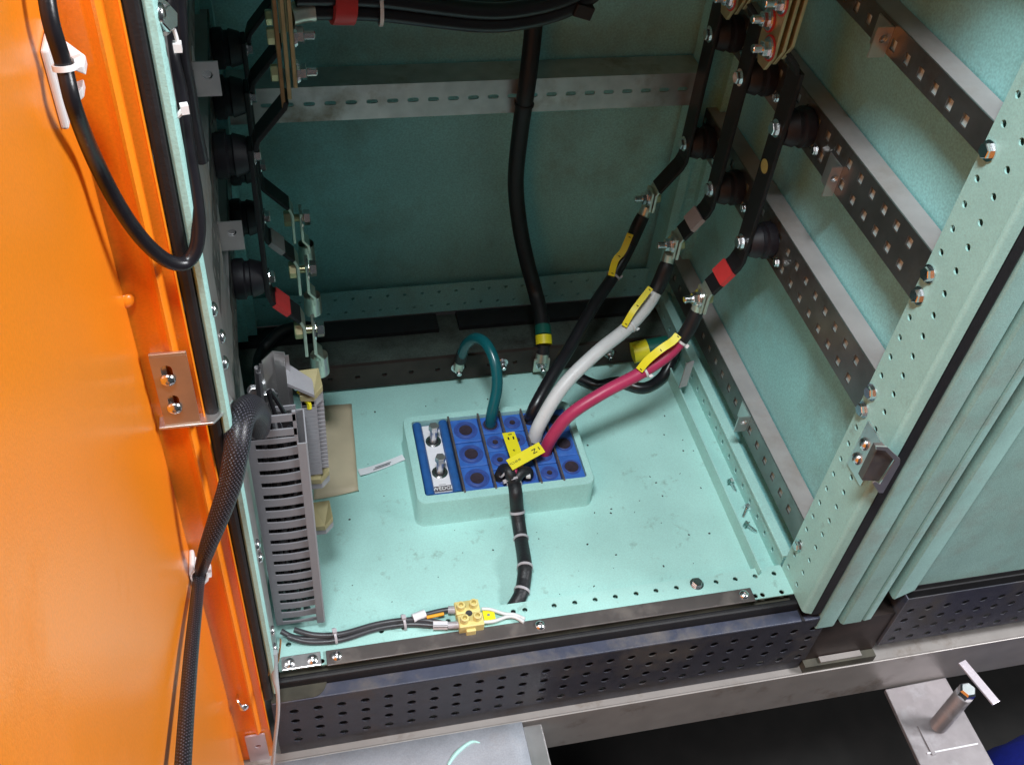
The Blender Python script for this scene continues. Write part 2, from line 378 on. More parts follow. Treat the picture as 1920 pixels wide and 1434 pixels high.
# ================================================================== the cabinet
cab = thing('electrical_cabinet', 'mint green steel cabinet standing open with perforated posts and bare floor plate', 'cabinet', (0.33, 0.30, -0.02))
B().box(-.034,.620,.030,.452,-.015,-.012).build('floor_plate', 'floor', cab)
B().box(.6200,.6222,.030,.452,-.0145,.013).build('floor_lip', 'mint', cab)
B().box(.6222,.655,.030,.452,-.017,-.0135).build('floor_channel', 'mint', cab)
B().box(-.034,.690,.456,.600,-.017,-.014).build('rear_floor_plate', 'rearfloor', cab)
B().box(-.030,.282,.560,.5975,-.0135,-.006).build('cable_entry_seal', 'rubber', cab)
B().box(.315,.640,.560,.5975,-.0135,-.006).build('cable_entry_seal', 'rubber', cab)
# side base profile with holes
b = B(); cells = rowcells(0, .56, 0, .030, [.012+PIT*k for k in range(20)], lambda u: sq(u, .014, .0028, .0042))
b.plate((.655,.600,-.0135), (0,-1,0), (0,0,1), .56, .030, .0015, cells, back=False)
b.build('base_profile', 'mint', cab)
B().box(.6535,.668,.040,.600,.0170,.0225).build('base_profile_ledge', 'mint', cab, bevel=.001)
B().box(.6575,.690,.040,.600,-.017,.0165).build('base_profile_core', 'wall', cab)
B().box(.690,.6925,-.02,.620,-.02,1.08).build('side_panel', 'wall', cab)
B().box(-.0365,-.034,-.02,.620,-.02,1.08).build('side_panel', 'wall', cab)
B().box(-.036,.692,.6205,.623,-.02,1.08).build('back_panel', 'wall', cab)
B().box(-.036,.692,-.03,.623,1.081,1.084).build('shading_roof', 'wall', cab)  # unseen roof, height set to cut lamp light off towards the rear
# rear base strip: two rows of small holes
b = B(); us = [.02+PIT*k for k in range(24)]
cells = rowcells(0,.66,0,.028,us,lambda u: circ(u,.015,.0028,8)) + rowcells(0,.66,.028,.058,[u+.012 for u in us[:-1]],lambda u: circ(u,.043,.0028,8))
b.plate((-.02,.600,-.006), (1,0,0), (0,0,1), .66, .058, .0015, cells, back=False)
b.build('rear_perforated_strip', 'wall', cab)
# rear right post
b = B(); b.sheet([(.640,.612,0),(.640,.566,0),(.655,.566,0),(.655,.575,0),(.676,.575,0),(.676,.562,0),(.690,.562,0)], (0,0,1.075), .0015); b.build('rear_post', 'wall', cab)
b = B(); b.sheet([(-.034,.562,0),(-.016,.562,0),(-.016,.575,0),(-.002,.575,0),(-.002,.612,0)], (0,0,1.075), .0015); b.build('rear_post', 'wall', cab)
# rear slotted rail
rail = B(); us = [.02+.0268*k for k in range(23)]
cells = rowcells(0,.636,0,.0495,us,lambda u: slot(u,.0255,.0045,.0030))
rail.plate((.002,.563,.379), (1,0,0), (0,0,1), .636, .0495, .0015, cells)
rail.box(.002,.638,.5645,.612,.4270,.4285); rail.box(.002,.638,.5645,.580,.379,.3805)
rail.build('mounting_rail', 'galv', cab)
# right post: perforated inner face + folded nose
b = B(); H = 1.08
inner = [.0175+PIT*k for k in range(38)]; outer = inner
cells = rowcells(0,H,.025,.047,[], None)
cells = rowcells(0,H,.0400,.065,inner,lambda u: circ(u,.0540,.0036)) + rowcells(0,H,.012,.0400,outer,lambda u: circ(u,.0265,.0036)) + [(0,H,0,.012,None)]
b.plate((.657,-.028,0), (0,0,1), (0,1,0), H, .065, .002, cells)
post = b.build('front_post', 'mint', cab)
b = B(); b.sheet([(.657,-.0282,0),(.6572,-.0305,0),(.6585,-.0325,0),(.6605,-.0340,0),(.6675,-.0365,0),(.6688,-.0350,0),(.6690,-.018,0),(.690,-.018,0)], (0,0,H), .0015); b.build('post_nose', 'mint', cab, True)
B().box(.6650,.6665,-.026,.034,0,H).build('post_inner_wall', 'mint', cab)
B().box(.6592,.6645,.0345,.0360,0,H).build('post_return', 'mint', cab)
for z in (.0175+PIT*k for k in (2,)): fix('bolt','screw',(.6568,.0255,.066),(-1,0,0),cab,1.0)
for z in (.3205,.3480,.4855,.5130,.6505): fix('bolt','bolt',(.6568,.0270,z),(-1,0,0),cab,1.12,random.random())
B().box(.6695,.6868,-.0335,-.0185,-.012,H).build('door_seal', 'rubber', cab, bevel=.003)
# left post
b = B(); b.sheet([(-.0085,-.010,0),(-.0085,-.0290,0),(-.0065,-.0315,0),(-.0025,-.0315,0),(-.0005,-.0290,0),(-.0005,-.0200,0)], (0,0,H), .0015); b.build('front_post', 'mint', cab, True)
B().box(-.0028,-.0008,-.0195,.037,0,H).build('post_inner_face', 'galv', cab)
B().box(-.0085,-.0062,.050,.215,.010,1.07).build('upright_strip', 'galv', cab)
for (y,z) in ((-.021,.582),(.004,.531),(-.008,.513),(-.024,.815),(.000,.250),(.004,.222),(.000,.085),(-.006,.058)): fix('screw','screw',(-.0004,y,z),(1,0,0),cab,1.08)
B().box(-.0190,-.0092,-.0330,-.010,-.012,H).build('door_seal', 'rubber', cab, bevel=.003)
# sill
b = B(); hs = [.013,.041,.0535,.068,.096,.124,.1515,.179,.2065,.234,.2615,.289,.304,.342,.369,.396,.423,.451,.478,.506,.561,.588,.616,.643]
cells = rowcells(0,.657,.018,.041,hs,lambda u: circ(u,.0295,.0034)) + rowcells(0,.657,-.004,.018,[.05,.605,.615,.642],lambda u: circ(u,.001,.0034))
cells = [(u0,u1,v0+.004,v1+.004,[(p[0],p[1]+.004) for p in h] if h else None) for (u0,u1,v0,v1,h) in cells]
b.plate((0,-.004,0), (1,0,0), (0,1,0), .657, .045, .002, cells); b.box(0,.657,.0390,.0410,-.013,-.0021)
b.build('sill', 'floor', cab)
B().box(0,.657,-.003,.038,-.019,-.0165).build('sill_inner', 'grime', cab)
fix('bolt','bolt',(.534,.0300,.0003),(0,0,1),cab,1.08)
B().box(.0555,.602,-.0075,.0125,.0005,.0030).build('seal_strip', 'darkmetal', cab, bevel=.001)
B().box(.0035,.0495,-.0055,.0125,.0005,.0036).build('seal_clip', 'galv_clean', cab, bevel=.001)
for x,z in ((.0125,.0036),(.0395,.0036),(.0680,.0030),(.317,.0030),(.589,.0030)): fix('screw','screw',(x,.0030,z),(0,0,1),cab,1.2)
B().box(-.004,.684,-.0165,-.0078,-.030,-.0055).build('door_seal', 'rubber', cab, bevel=.003)

# side mounting rails (right): web with square holes, flange to the panel
def side_rail(z0, z1, rows, xw, sgn, y1=.612, y0=.038):
    r = B(); w = y1-y0; us = [.0145+PIT*k for k in range(int(w/PIT))]
    h = z1-z0; step = h/len(rows); cells = []
    for i, zc in enumerate(rows):
        cells += rowcells(0, w, i*step, (i+1)*step, us, lambda u, zc=zc: sq(u, zc-z0, .0049, .0057))
    if sgn > 0: r.plate((xw, y1, z0), (0,-1,0), (0,0,1), w, h, .0018, cells)
    else: r.plate((xw, y0, z0), (0,1,0), (0,0,1), w, h, .0018, cells)
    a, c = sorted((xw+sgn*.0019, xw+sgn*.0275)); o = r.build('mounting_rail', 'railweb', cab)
    B().box(a, c, y0, y1, z1-.0018, z1).build('rail_flange', 'rail_lit_dust', o)
    a, c = sorted((xw+sgn*.0045, xw+sgn*.0056)); B().box(a, c, y0, y1, z0+.002, z1-.0022).build('hole_backing', 'holebacking', o)  # added strip that makes the rail holes look lit
    return o
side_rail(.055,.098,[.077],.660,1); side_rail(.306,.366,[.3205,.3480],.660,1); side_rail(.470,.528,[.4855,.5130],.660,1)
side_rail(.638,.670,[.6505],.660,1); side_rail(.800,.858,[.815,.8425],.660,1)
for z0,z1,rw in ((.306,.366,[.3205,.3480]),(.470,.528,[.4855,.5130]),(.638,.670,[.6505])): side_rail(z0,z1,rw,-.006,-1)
# panel holding tabs on the rails
def rail_tab(x0, x1, z0, z1, y=.22):
    b = B(); w = x1-x0; h = z1-z0
    b.plate((x0,y,z0),(1,0,0),(0,0,1),w,h,.0016,[(0,w,0,h,circ(w*.55,h*.62,.0045,12))])
    if x0 < .3: b.box(x0-.0005,x0+.0015,y+.0002,y+.03,z0,z1)
    else: b.box(x1-.0015,x1+.0002,y+.0002,y+.03,z0,z1)
    b.build('panel_tab', 'galv_clean', cab, bevel=.0006)
    fix('bolt','nut',((x0+x1)/2,y+.0022,z0+h*.62),(0,1,0),cab,.5)
rail_tab(-.007,.015,.619,.652); rail_tab(-.007,.0165,.447,.482); rail_tab(.6415,.6598,.634,.666); rail_tab(.6465,.6598,.466,.504); rail_tab(.6415,.6598,.068,.098)
# lock keeper on the right post
lk = B(); lk.plate((.6548,.012,.247),(0,-1,0),(0,0,1),.034,.072,.0018,[(0,.034,0,.072,None)])
k1 = lk.build('lock_keeper', 'galv_clean', cab, bevel=.001)
fix('screw','screw',(.6545,.001,.268),(-1,0,0),k1,1.35); fix('screw','screw',(.6545,.001,.293),(-1,0,0),k1,1.35)
b = B(); b.prism([(0.6282,-0.0460,0.3427),(0.6390,-0.0460,0.3417),(0.6552,-0.0460,0.3235),(0.6511,-0.0460,0.2868),(0.6291,-0.0460,0.2918)], (0,.010,0)); b.build('keeper_block', 'darkmetal', k1, bevel=.0008)

lp_ = [(0.6209,-0.0500,0.3536),(0.6348,-0.0500,0.3504),(0.6587,-0.0500,0.3268),(0.6614,-0.0500,0.3184),(0.6606,-0.0500,0.2697),(0.6551,-0.0500,0.2708),(0.6403,-0.0500,0.2902),(0.6425,-0.0500,0.2925),(0.6505,-0.0500,0.2864),(0.6531,-0.0500,0.3251),(0.6346,-0.0500,0.3446),(0.6229,-0.0500,0.3483)]
b = B(); b.prism(lp_, (0,.0016,0)); b.build('keeper_loop', 'galv_clean', k1)

# ================================================================== plinth, beam and neighbouring cabinet
pl = thing('plinth_panel', 'dark blue plinth panel with rows of slots below the open cabinet', 'plinth', (.35,-.03,-.14))
B().box(-.012,.7005,-.0340,-.0170,-.0225,-.020).build('ledge', 'plinth', pl, bevel=.0015)
b = B(); cells = []; us = [.024+.0281*k for k in range(25)]
zz = [0,.0215,.0462,.0710,.112]; zc = [.0098,.0345,.0590,.0838]
for i in range(4): cells += rowcells(0,.7125,zz[i],zz[i+1],us,lambda u, i=i: circ(u,zc[i],.0056,12))
b.plate((-.012,-.0340,-.1295),(1,0,0),(0,0,1),.7125,.107-.0,.0015,[(a,c_,d,min(e,.107),h) for a,c_,d,e,h in cells])
b.build('slotted_face', 'plinth_face', pl)
B().box(-.012,.7005,-.0300,-.0285,-.160,-.1300).build('foot_flange', 'plinth_face', pl)
B().box(.662,.666,-.0345,-.012,-.0199,-.0192).build('adjustment_slot', 'rubber', pl)
b = B(); n = 10
b.prism([(-.012,-.0330,-.0198),(.036,-.0330,-.0198)]+[(.036+.018*math.sin(math.pi/2*k/n),-.0330+.023*(1-math.cos(math.pi/2*k/n)),-.0198) for k in range(1,n+1)]+[(-.012,-.010,-.0198)], (0,0,.0014)); b.build('corner_gusset', 'grime', pl)

bm_ = thing('base_beam', 'long grey steel channel carrying both cabinets above the dark gap', 'beam', (.5,0,-.256))
B().box(-.40,1.9,-.0420,-.0390,-.256,-.160).build('beam_web', 'beam', bm_, bevel=.001)
B().box(-.40,1.9,-.0389,.06,-.1635,-.1605).build('beam_flange', 'beam', bm_)
B().box(-.40,1.9,-.0389,.03,-.2555,-.2525).build('beam_flange', 'beam', bm_)
B().box(.703,.812,-.0280,.02,-.1595,-.050).build('beam_packer', 'earth', bm_)  # dark colour stands in for the shade of the recess here
B().box(.703,.812,-.0400,-.0285,-.1595,-.1440).build('packer_foot', 'grime', bm_)
B().box(.7265,.790,-.0375,-.0290,-.1435,-.1405).build('packer_strip', 'beam', bm_)

nb = thing('neighbouring_cabinet', 'closed dusty mint cabinet beside the open one at the right edge', 'cabinet', (1.0,0,-.01))
b = B(); b.sheet([(.6880,.02,-.045),(.6880,-.0335,-.045),(.6895,-.0350,-.045),(.7130,-.0350,-.045),(.7158,-.0335,-.045),(.7170,-.0200,-.045),(.7245,-.0200,-.045),(.7258,-.0325,-.045),(.7285,-.0350,-.045),(.7545,-.0350,-.045),(.7560,-.0335,-.045),(.7562,.02,-.045)], (0,0,1.08), .0014); b.build('edge_profile', 'mint_old', nb, True)
b = B(); b.sheet([(.7580,.02,-.045),(.7580,-.0330,-.045),(.7600,-.0345,-.045),(.770,-.0335,-.045),(.783,-.022,-.045),(.788,-.008,-.045),(.7885,.02,-.045)], (0,0,1.08), .0014); b.build('hinge_profile', 'mint_old', nb, True)
B().box(.7564,.7578,-.020,.02,-.045,1.08).build('gap_seal', 'rubber', nb)
B().box(.832,1.75,-.0160,-.0140,-.006,1.08).build('door_panel', 'mint_old', nb)
b = B(); b.sheet([(.7895,.012,-.006),(.7895,-.0290,-.006),(.7915,-.0310,-.006),(.8260,-.0225,-.006),(.8320,-.0162,-.006)], (0,0,1.08), .0014); b.build('door_edge', 'mint_old', nb, True)
B().box(.796,1.75,-.0164,-.0120,-.0125,-.0065).build('door_seal', 'rubber', nb)
np_ = thing('plinth_panel', 'dark slotted plinth panel under the closed cabinet at the right', 'plinth', (1.2,-.03,-.13))
b = B(); cells = []; us = [.0150+.0281*k for k in range(32)]
zz = [0,.0235,.0482,.0730,.1180]; zc = [.0118,.0365,.0610,.0858]
for i in range(4): cells += rowcells(0,.93,zz[i],zz[i+1],us,lambda u, i=i: circ(u,zc[i],.0056,12))
b.plate((.816,-.0310,-.131),(1,0,0),(0,0,1),.93,.118,.0015,cells); b.build('slotted_face', 'plinth_face', np_)
B().box(.8140,.8158,-.0310,.010,-.131,-.0125).build('side_face', 'plinth', np_)
B().box(.820,1.74,-.0200,-.0180,-.131,-.014).build('slot_shadow_board', 'rubber', np_)  # added black sheet standing in for the shade behind the slots
B().box(-.010,.698,-.0200,-.0185,-.1295,-.0320).build('slot_shadow_board', 'rubber', pl)  # added black sheet, keeps these slots dark as if in shade

# foreground steel
sh = thing('sheet_metal_step', 'blue grey metal sheet lying against the plinth at the bottom edge', 'metal sheet', (.13,-.2,-.16))
b = B(); nx, ny = 16, 10
vs = [(-.06+.357*i/nx-(.01 if 0 else 0), -.0445-.34*j/ny, -.1560+.0016*math.sin(i*1.3+j*.7)*(j > 0)*.8) for j in range(ny+1) for i in range(nx+1)]
fs = [(j*(nx+1)+i, j*(nx+1)+i+1, (j+1)*(nx+1)+i+1, (j+1)*(nx+1)+i) for j in range(ny) for i in range(nx)]
b.add(vs, fs); so = b.build('sheet', 'sheet', sh, True); md = so.modifiers.new('t','SOLIDIFY'); md.thickness = .003; md.offset = -1
B().box(.2985,.303,-.385,-.050,-.162,-.1585).build('edge_strip', 'galv_clean', sh)
b = B(); b.tube([(0.1922,-0.0846,-0.1535),(0.2048,-0.0714,-0.1535),(0.2256,-0.0601,-0.1535),(0.2377,-0.0629,-0.1535)], [.0022,.0028,.0022,.0008], 8, 5)
b.build('paint_smear', 'mint', sh, True)
bk = tag(B().box(.300,.3245,-.400,-.0460,-.200,-.1640).build('packing_block','galv_clean',None,bevel=.002), 'pale steel block supporting the right end of the metal sheet', 'steel block')
fp = thing('foot_plate', 'scuffed steel bracket plate sticking out under the beam at bottom right', 'steel plate', (.91,-.1,-.25))
b = B(); b.prism([(.864,-.0450,-.250),(.967,-.0430,-.250),(.968,-.26,-.250),(.857,-.26,-.250)], (0,0,-.008)); b.build('plate', 'footplate', fp, bevel=.0015)
B().box(.884,.890,-.152,-.108,-.2498,-.2480).build('weld_ridge', 'footplate', fp)
B().box(.878,.960,-.1490,-.1470,-.2498,-.2486).build('scribed_line', 'labelwhite', fp)
st = thing('jacking_bolt', 'upright threaded steel bolt standing on the scuffed bracket plate', 'bolt', (.916,-.112,-.25))
b = B(); b.lathe((.916,-.112,-.2498),(0,0,1),[(.0008*k*1.0, .0118+(.0007 if k % 2 else 0)) for k in range(0,122)],18); b.build('shank','footplate',st,True)
b = B(); b.lathe((.916,-.112,-.1525),(0,0,1),[(0,.0120),(.0105,.0120),(.0135,.0095)],6); b.build('hex_end','zinc',st)
b = B(); P0 = V((0.9306,-0.0701,-0.1430)); P1 = V((0.9463,-0.1365,-0.1430)); d = (P1-P0); b.obox((P0+P1)/2, d, V((0,0,1)).cross(d), (0,0,1), d.length/2, .0065, .0016)
tag(b.build('flat_strip','pinkmetal',None,bevel=.0006), 'thin pale metal strip resting beside the top of the upright bolt', 'metal strip')
b = B(); n, mm = 20, 12
for i in range(mm+1):
    a = math.pi/2*i/mm
    for k in range(n):
        t = 2*math.pi*k/n; w = 1+.05*math.sin(3*t)+.03*math.sin(7*t+i)
        b.v.append(V((1.075+.11*math.cos(a)*math.cos(t)*w, -.235+.12*math.cos(a)*math.sin(t)*w, -.40+.23*math.sin(a))))
for i in range(mm):
    for k in range(n): b.f.append([i*n+k, i*n+(k+1) % n, (i+1)*n+(k+1) % n, (i+1)*n+k])
tag(b.build('blue_fabric','cloth',None,True), 'bright blue fabric bulging into the bottom right corner', 'fabric')

# ================================================================== orange door
dr = thing('cabinet_door', 'bright orange cabinet door swung open on the left with folded edge', 'door', (-.06,-.35,-.25))
b = B(); b.prism([(-.058,-.0330,-.30),(-.058,-.95,-.30),(-.0605,-.95,-.30),(-.0605,-.0330,-.30)], (0,0,1.42)); b.build('panel', 'orange', dr)
b = B(); zb = -.082
prof = [(-.0600,-.0315),(-.0575,-.0300),(-.0420,-.0300),(-.0395,-.0310),(-.0345,-.0375),(-.0325,-.0378),(-.0300,-.0345),(-.0285,-.0312),(-.0215,-.0300),(-.0212,-.0335),(-.0203,-.0345),(-.0195,-.0335),(-.0193,-.0290)]
b.sheet([(x,y,zb) for x,y in prof], (0,0,1.2), .0015); b.build('folded_edge', 'orange', dr, True)
b = B(); b.sheet([(x,y,-.30) for x,y in ((-.0600,-.0315),(-.0575,-.0300),(-.0540,-.0300),(-.0200,-.0300),(-.0193,-.0290))], (0,0,.2175), .0015); b.build('bottom_edge', 'orange', dr)
b = B(); b.lathe((-.0565,-.0335,.607),(.5,-1,0),[(0,.006),(.0015,.0050),(.0025,.0025),(.0028,.001)],14); b.build('weld_dimple','orange',dr,True)
b = B(); b.plate((-.0500,-.0335,-.30),(1,0,0),(0,0,1),.0235,.207,.0025,[(0,.0235,.15,.207,circ(.013,.178,.0038,12)),(0,.0235,0,.15,None)]); b.build('hinge_plate','pinkmetal',dr,bevel=.0008)
lt = B(); lt.plate((-.0500,-.0405,.4805),(1,0,0),(0,0,1),.0270,.0760,.0020,
    [(0,.0270,0,.0375,[(p[1],p[0]) for p in slot(.0255,.0105,.0045,.0042)][::-1]),(0,.0270,.0375,.0760,[(p[1],p[0]) for p in slot(.0580,.0105,.0045,.0042)][::-1])])
lt.box(-.0500,-.0230,-.0405,-.0380,.5566,.5590)
latch = lt.build('latch_bracket','latch',dr,bevel=.0004)
fix('screw','screw',(-.0400,-.0410,.5325),(0,-1,0),latch,1.08); fix('screw','screw',(-.0400,-.0410,.5010),(0,-1,0),latch,1.08)
b = B(); b.prism([(-.0550,-.0420,.4780),(-.0130,-.0420,.4780),(-.0060,-.0330,.4780),(.0025,-.0180,.4780),(.0000,-.0105,.4780),(-.0085,-.0195,.4780),(-.0160,-.0260,.4780),(-.0280,-.0275,.4780),(-.0550,-.0250,.4780)], (0,0,.0024)); b.build('latch_hook','galv_clean',latch,bevel=.0005)
b = B(); b.box(-.0500,-.0400,-.0378,-.0301,.486,.552); b.build('latch_spacer','galv_clean',latch)
b = B(); b.tube([(-.0470,-.0310,.010),(-.0470,-.0385,.012),(-.0440,-.0420,.006),(-.0425,-.0405,-.004)], .0016, 8, 5); b.build('wire_hook','zinc',dr,True)
fix('screw','screw',(-.0415,-.0385,-.006),(0.2,-1,0.2),dr,1.0)
# cable tie mounts on the door
def tie_mount(y, z, label, sc=1.0):
    t = thing('cable_tie_mount', label, 'cable clip', (-.058,y,z), 'white cable clips on the door')
    b = B(); b.box(-.0578,-.0535,y-.020*sc,y+.016*sc,z-.024*sc,z+.024*sc); b.build('base','nylon',t,bevel=.0015)
    b = B(); b.prism([(-.0534,y-.012*sc,z+.018*sc),(-.0400,y-.008*sc,z+.008*sc),(-.0400,y+.004*sc,z+.008*sc),(-.0534,y+.010*sc,z+.018*sc)], (0,0,-.006)); b.build('bridge','nylon',t,bevel=.001)
    b = B(); b.prism([(-.0534,y-.012*sc,z-.012*sc),(-.0440,y-.006*sc,z-.006*sc),(-.0440,y+.004*sc,z-.006*sc),(-.0534,y+.010*sc,z-.012*sc)], (0,0,-.006)); b.build('bridge','nylon',t,bevel=.001)
    return t
t1 = tie_mount(-.062,.800,'large white cable clip on the orange door near the top edge')
t2 = tie_mount(-.046,.283,'small white cable clip on the orange door halfway down the braided sleeve',.8)

# ================================================================== cable transit frame with blue modules
tf = thing('cable_transit', 'mint steel cable transit frame packed with blue sealing modules on the floor', 'cable transit', (.315,.262,-.012))
def rrect(x0,x1,y0,y1,r,n=5):
    out = []
    for cx, cy, a0 in ((x1-r,y1-r,0),(x0+r,y1-r,90),(x0+r,y0+r,180),(x1-r,y0+r,270)):
        for k in range(n+1):
            a = math.radians(a0+90*k/n); out.append((cx+r*math.cos(a), cy+r*math.sin(a)))
    return out
b = B(); o_ = rrect(.1915,.4365,.1855,.3420,.012); i_ = rrect(.2035,.4265,.1985,.3310,.004); n = len(o_)
of = rrect(.1895,.4385,.1835,.3440,.014)
vs = [(x,y,-.0118) for x,y in of]+[(x,y,-.0085) for x,y in o_]+[(x,y,.0325) for x,y in o_]+[(x+(.3-x)*.010,y+(.262-y)*.012,.0350) for x,y in o_]+[(x,y,.0350) for x,y in i_]+[(x,y,.005) for x,y in i_]
fs = []
for l in range(5):
    for k in range(n): fs.append((l*n+k, l*n+(k+1) % n, (l+1)*n+(k+1) % n, (l+1)*n+k))
b.add(vs, fs); b.build('frame', 'mint', tf, True, recalc=True)
B().box(.2036,.4264,.1986,.3309,-.011,.006).build('frame_bottom','rubber',tf)
# wedge
b = B(); b.box(.2055,.2535,.2000,.3295,.007,.0265); wd = b.build('wedge','wedge_blue',tf,bevel=.002)
for x in (.2110,.2482):
    b = B(); b.tube([(x,.2005,.0290),(x,.3290,.0290)], .0062, 14, 1); b.build('wedge_rail','wedge_blue',wd,True)
B().box(.2176,.2416,.2065,.3260,.0267,.0290).build('label_plate','labelwhite',wd,bevel=.0005)
B().box(.2180,.2412,.2070,.2165,.0291,.0294).build('label_band','labelgrey',wd)
text('WEDGE', .0080, (.2296,.2117,.0297), (1,0,0), (0,1,0), 'white_ink','lettering',wd)
B().box(.2250,.2345,.2185,.2192,.0291,.0293).build('printed_line','ink_grey',wd)
for y in (.296,.240):
    b = B(); b.lathe((.2296,y,.0291),(0,0,1),[(0,.0110),(.0003,.0110),(.0006,.0075)],24,cap=False); b.build('bolt_ring','zinc',wd,True)
    b = B(); b.lathe((.2296,y,.0288),(0,0,1),[(0,.0080),(.0006,.0080)],20); b.build('bolt_hole','rubber',wd)
    b = B(); b.lathe((.2296,y,.0290),(0,0,1),[(0,.0048),(.027,.0048)],14); b.lathe((.2296,y,.054),(0,0,1),[(0,.0072),(.0075,.0072),(.0085,.0060)],6); b.build('tension_bolt','galv_clean',wd)
for x in (.2562,.2990,.3308,.3620,.3936):
    b = B(); b.box(x-.0014,x+.0014,.1960,.3330,.008,.0372); b.build('stay_plate','stay',tf,bevel=.0008)
rows = [(.2580,.2973,3),(.3007,.3291,4),(.3325,.3603,4),(.3637,.3919,4),(.3953,.4258,3)]
cores = {(0,0):.0095,(0,1):.0095,(0,2):.0095,(1,0):.0040,(1,1):.0042,(1,2):.0040,(2,1):.0040,(2,2):.0040,(2,3):.0042,(3,0):.0038,(4,0):.0098,(4,1):.0098,(4,2):.0098}
ys = {3:[.1995+.1305*k/3 for k in range(4)], 4:[.1995+.1305*k/4 for k in range(5)]}
for i,(x0,x1,nn) in enumerate(rows):
    for k in range(nn):
        y0,y1 = ys[nn][k]+.0004, ys[nn][k+1]-.0004; zt = .0305+random.uniform(-.0006,.0006)
        b = B(); b.box(x0,x1,y0,y1,.007,zt); mo = b.build('sealing_module','blue',tf,bevel=.0012)
        cx,cy = (x0+x1)/2,(y0+y1)/2; rr = min(x1-x0,y1-y0)*.43
        b = B(); b.lathe((cx,cy,zt+.0001),(0,0,1),[(0,rr),(.0004,rr*.98),(.0004,rr*.80),(.0001,rr*.78),(.0005,rr*.74),(.0005,rr*.5)],26); b.build('peel_ring','blue_ring',mo,True)
        if (i,k) in cores:
            r = cores[(i,k)]; b = B(); b.lathe((cx,cy,zt+.0004),(0,0,1),[(0,r),(.0009,r*.97),(.0006,r*.6)],20); b.build('core','core',mo,True)

# ================================================================== power cables from the transit to the right-hand bars
def lug(c, d, r, parent, m='tin', L=.026):
    b = B(); b.lathe(c, d, [(0,r),(L,r)], 16); return b.build('lug_barrel', m, parent, True)
OPEN = V((-.35,-.62,.70)).normalized()
def cable_tag(pts, wdir, w, parent, marks=True):
    pts = [V(p) for p in pts]; wd = (pts[-1]-pts[0]).cross(OPEN)+V(wdir)*.0
    b = B(); b.ribbon(pts, wd, w, .0007); o = b.build('marker_tag','yellow',parent,True)
    P = smooth(pts, 4)
    for k in (1, len(P)//2, len(P)-2):
        d = (P[min(k+1,len(P)-1)]-P[k-1]).normalized(); a = (wd-d*wd.dot(d)).normalized(); n_ = d.cross(a)
        if n_.dot(OPEN) < 0: n_ = -n_
        b = B(); b.obox(P[k]+n_*.0009+a*w*.12, a, d, n_, .0016, .0005, .0003); b.build('lettering','ink',parent)
    return o
TOP = V((-.45,-.62,.64)).normalized()        # outward side of cables that faces the open front
# red
rc = thing('power_cable', 'thick red power cable with yellow marker curving up from the transit', 'power cable', (.377,.247,.03))
rp_ = [(0.3792,0.2526,0.0260),(0.3848,0.2505,0.0616),(0.4081,0.2560,0.1000),(0.4539,0.2660,0.1261),(0.5085,0.2800,0.1426),(0.5493,0.2930,0.1604),(0.5724,0.3020,0.1862)]
b = B(); b.tube(rp_, .0088, 18, 8); b.build('sheath','red_cable',rc,True)
b = B(); b.tube([(0.5671,0.3000,0.1787),(0.5762,0.3040,0.1967),(0.5820,0.3080,0.2148),(0.5841,0.3100,0.2224)], [.0094,.0100,.0098,.0090], 16, 5); b.build('heat_shrink','shrink',rc,True)
b = B(); b.tube([(0.5842,0.3100,0.2185),(0.5837,0.3100,0.2376)], .0085, 16, 1); b.build('lug_barrel','tin',rc,True)
cable_tag([V((0.5073,0.2800,0.1490))+TOP*.008,V((0.5176,0.2840,0.1620))+TOP*.010,V((0.5351,0.2880,0.1771))+TOP*.011,V((0.5519,0.2930,0.1852))+TOP*.010,V((0.5607,0.2980,0.1913))+TOP*.010], (.5,-.3,.75), .0105, rc)
for (u) in (((0.5147,0.2815,0.1444),(0.5211,0.2835,0.1467)),((0.5665,0.2995,0.1773),(0.5698,0.3010,0.1825))):
    q_, d_ = snap(rp_, u[0]); band(q_, d_, .0090, .0032, 'nylon','cable_tie',rc, head=(.6,-.5,-.3))
# white
wc = thing('power_cable', 'thick white power cable rising from the transit between black and red ones', 'power cable', (.373,.278,.03))
wp = [(0.3716,0.2796,0.0260),(0.3771,0.2830,0.0565),(0.4113,0.3080,0.1012),(0.4641,0.3380,0.1307),(0.5156,0.3680,0.1438),(0.5502,0.3930,0.1595),(0.5691,0.4100,0.1782)]
b = B(); b.tube(wp, .0098, 18, 8); b.build('sheath','white_cable',wc,True)
b = B(); b.tube([(0.5648,0.4065,0.1735),(0.5729,0.4140,0.1864),(0.5791,0.4200,0.2055),(0.5816,0.4235,0.2112)], [.0105,.0112,.0110,.0100], 16, 5); b.build('heat_shrink','shrink',wc,True)
b = B(); b.tube([(0.5815,0.4235,0.2073),(0.5825,0.4250,0.2292)], .0085, 16, 1); b.build('lug_barrel','tin',wc,True)
cable_tag([V((0.5116,0.3660,0.1503))+TOP*.009,V((0.5244,0.3760,0.1672))+TOP*.012,V((0.5397,0.3880,0.1781))+TOP*.012,V((0.5552,0.4000,0.1881))+TOP*.012], (.5,-.3,.75), .0085, wc)
q_, d_ = snap(wp, (0.5182,0.3695,0.1453)); band(q_, d_, .0100, .0032, 'nylon','cable_tie',wc, head=(.8,-.2,-.4))
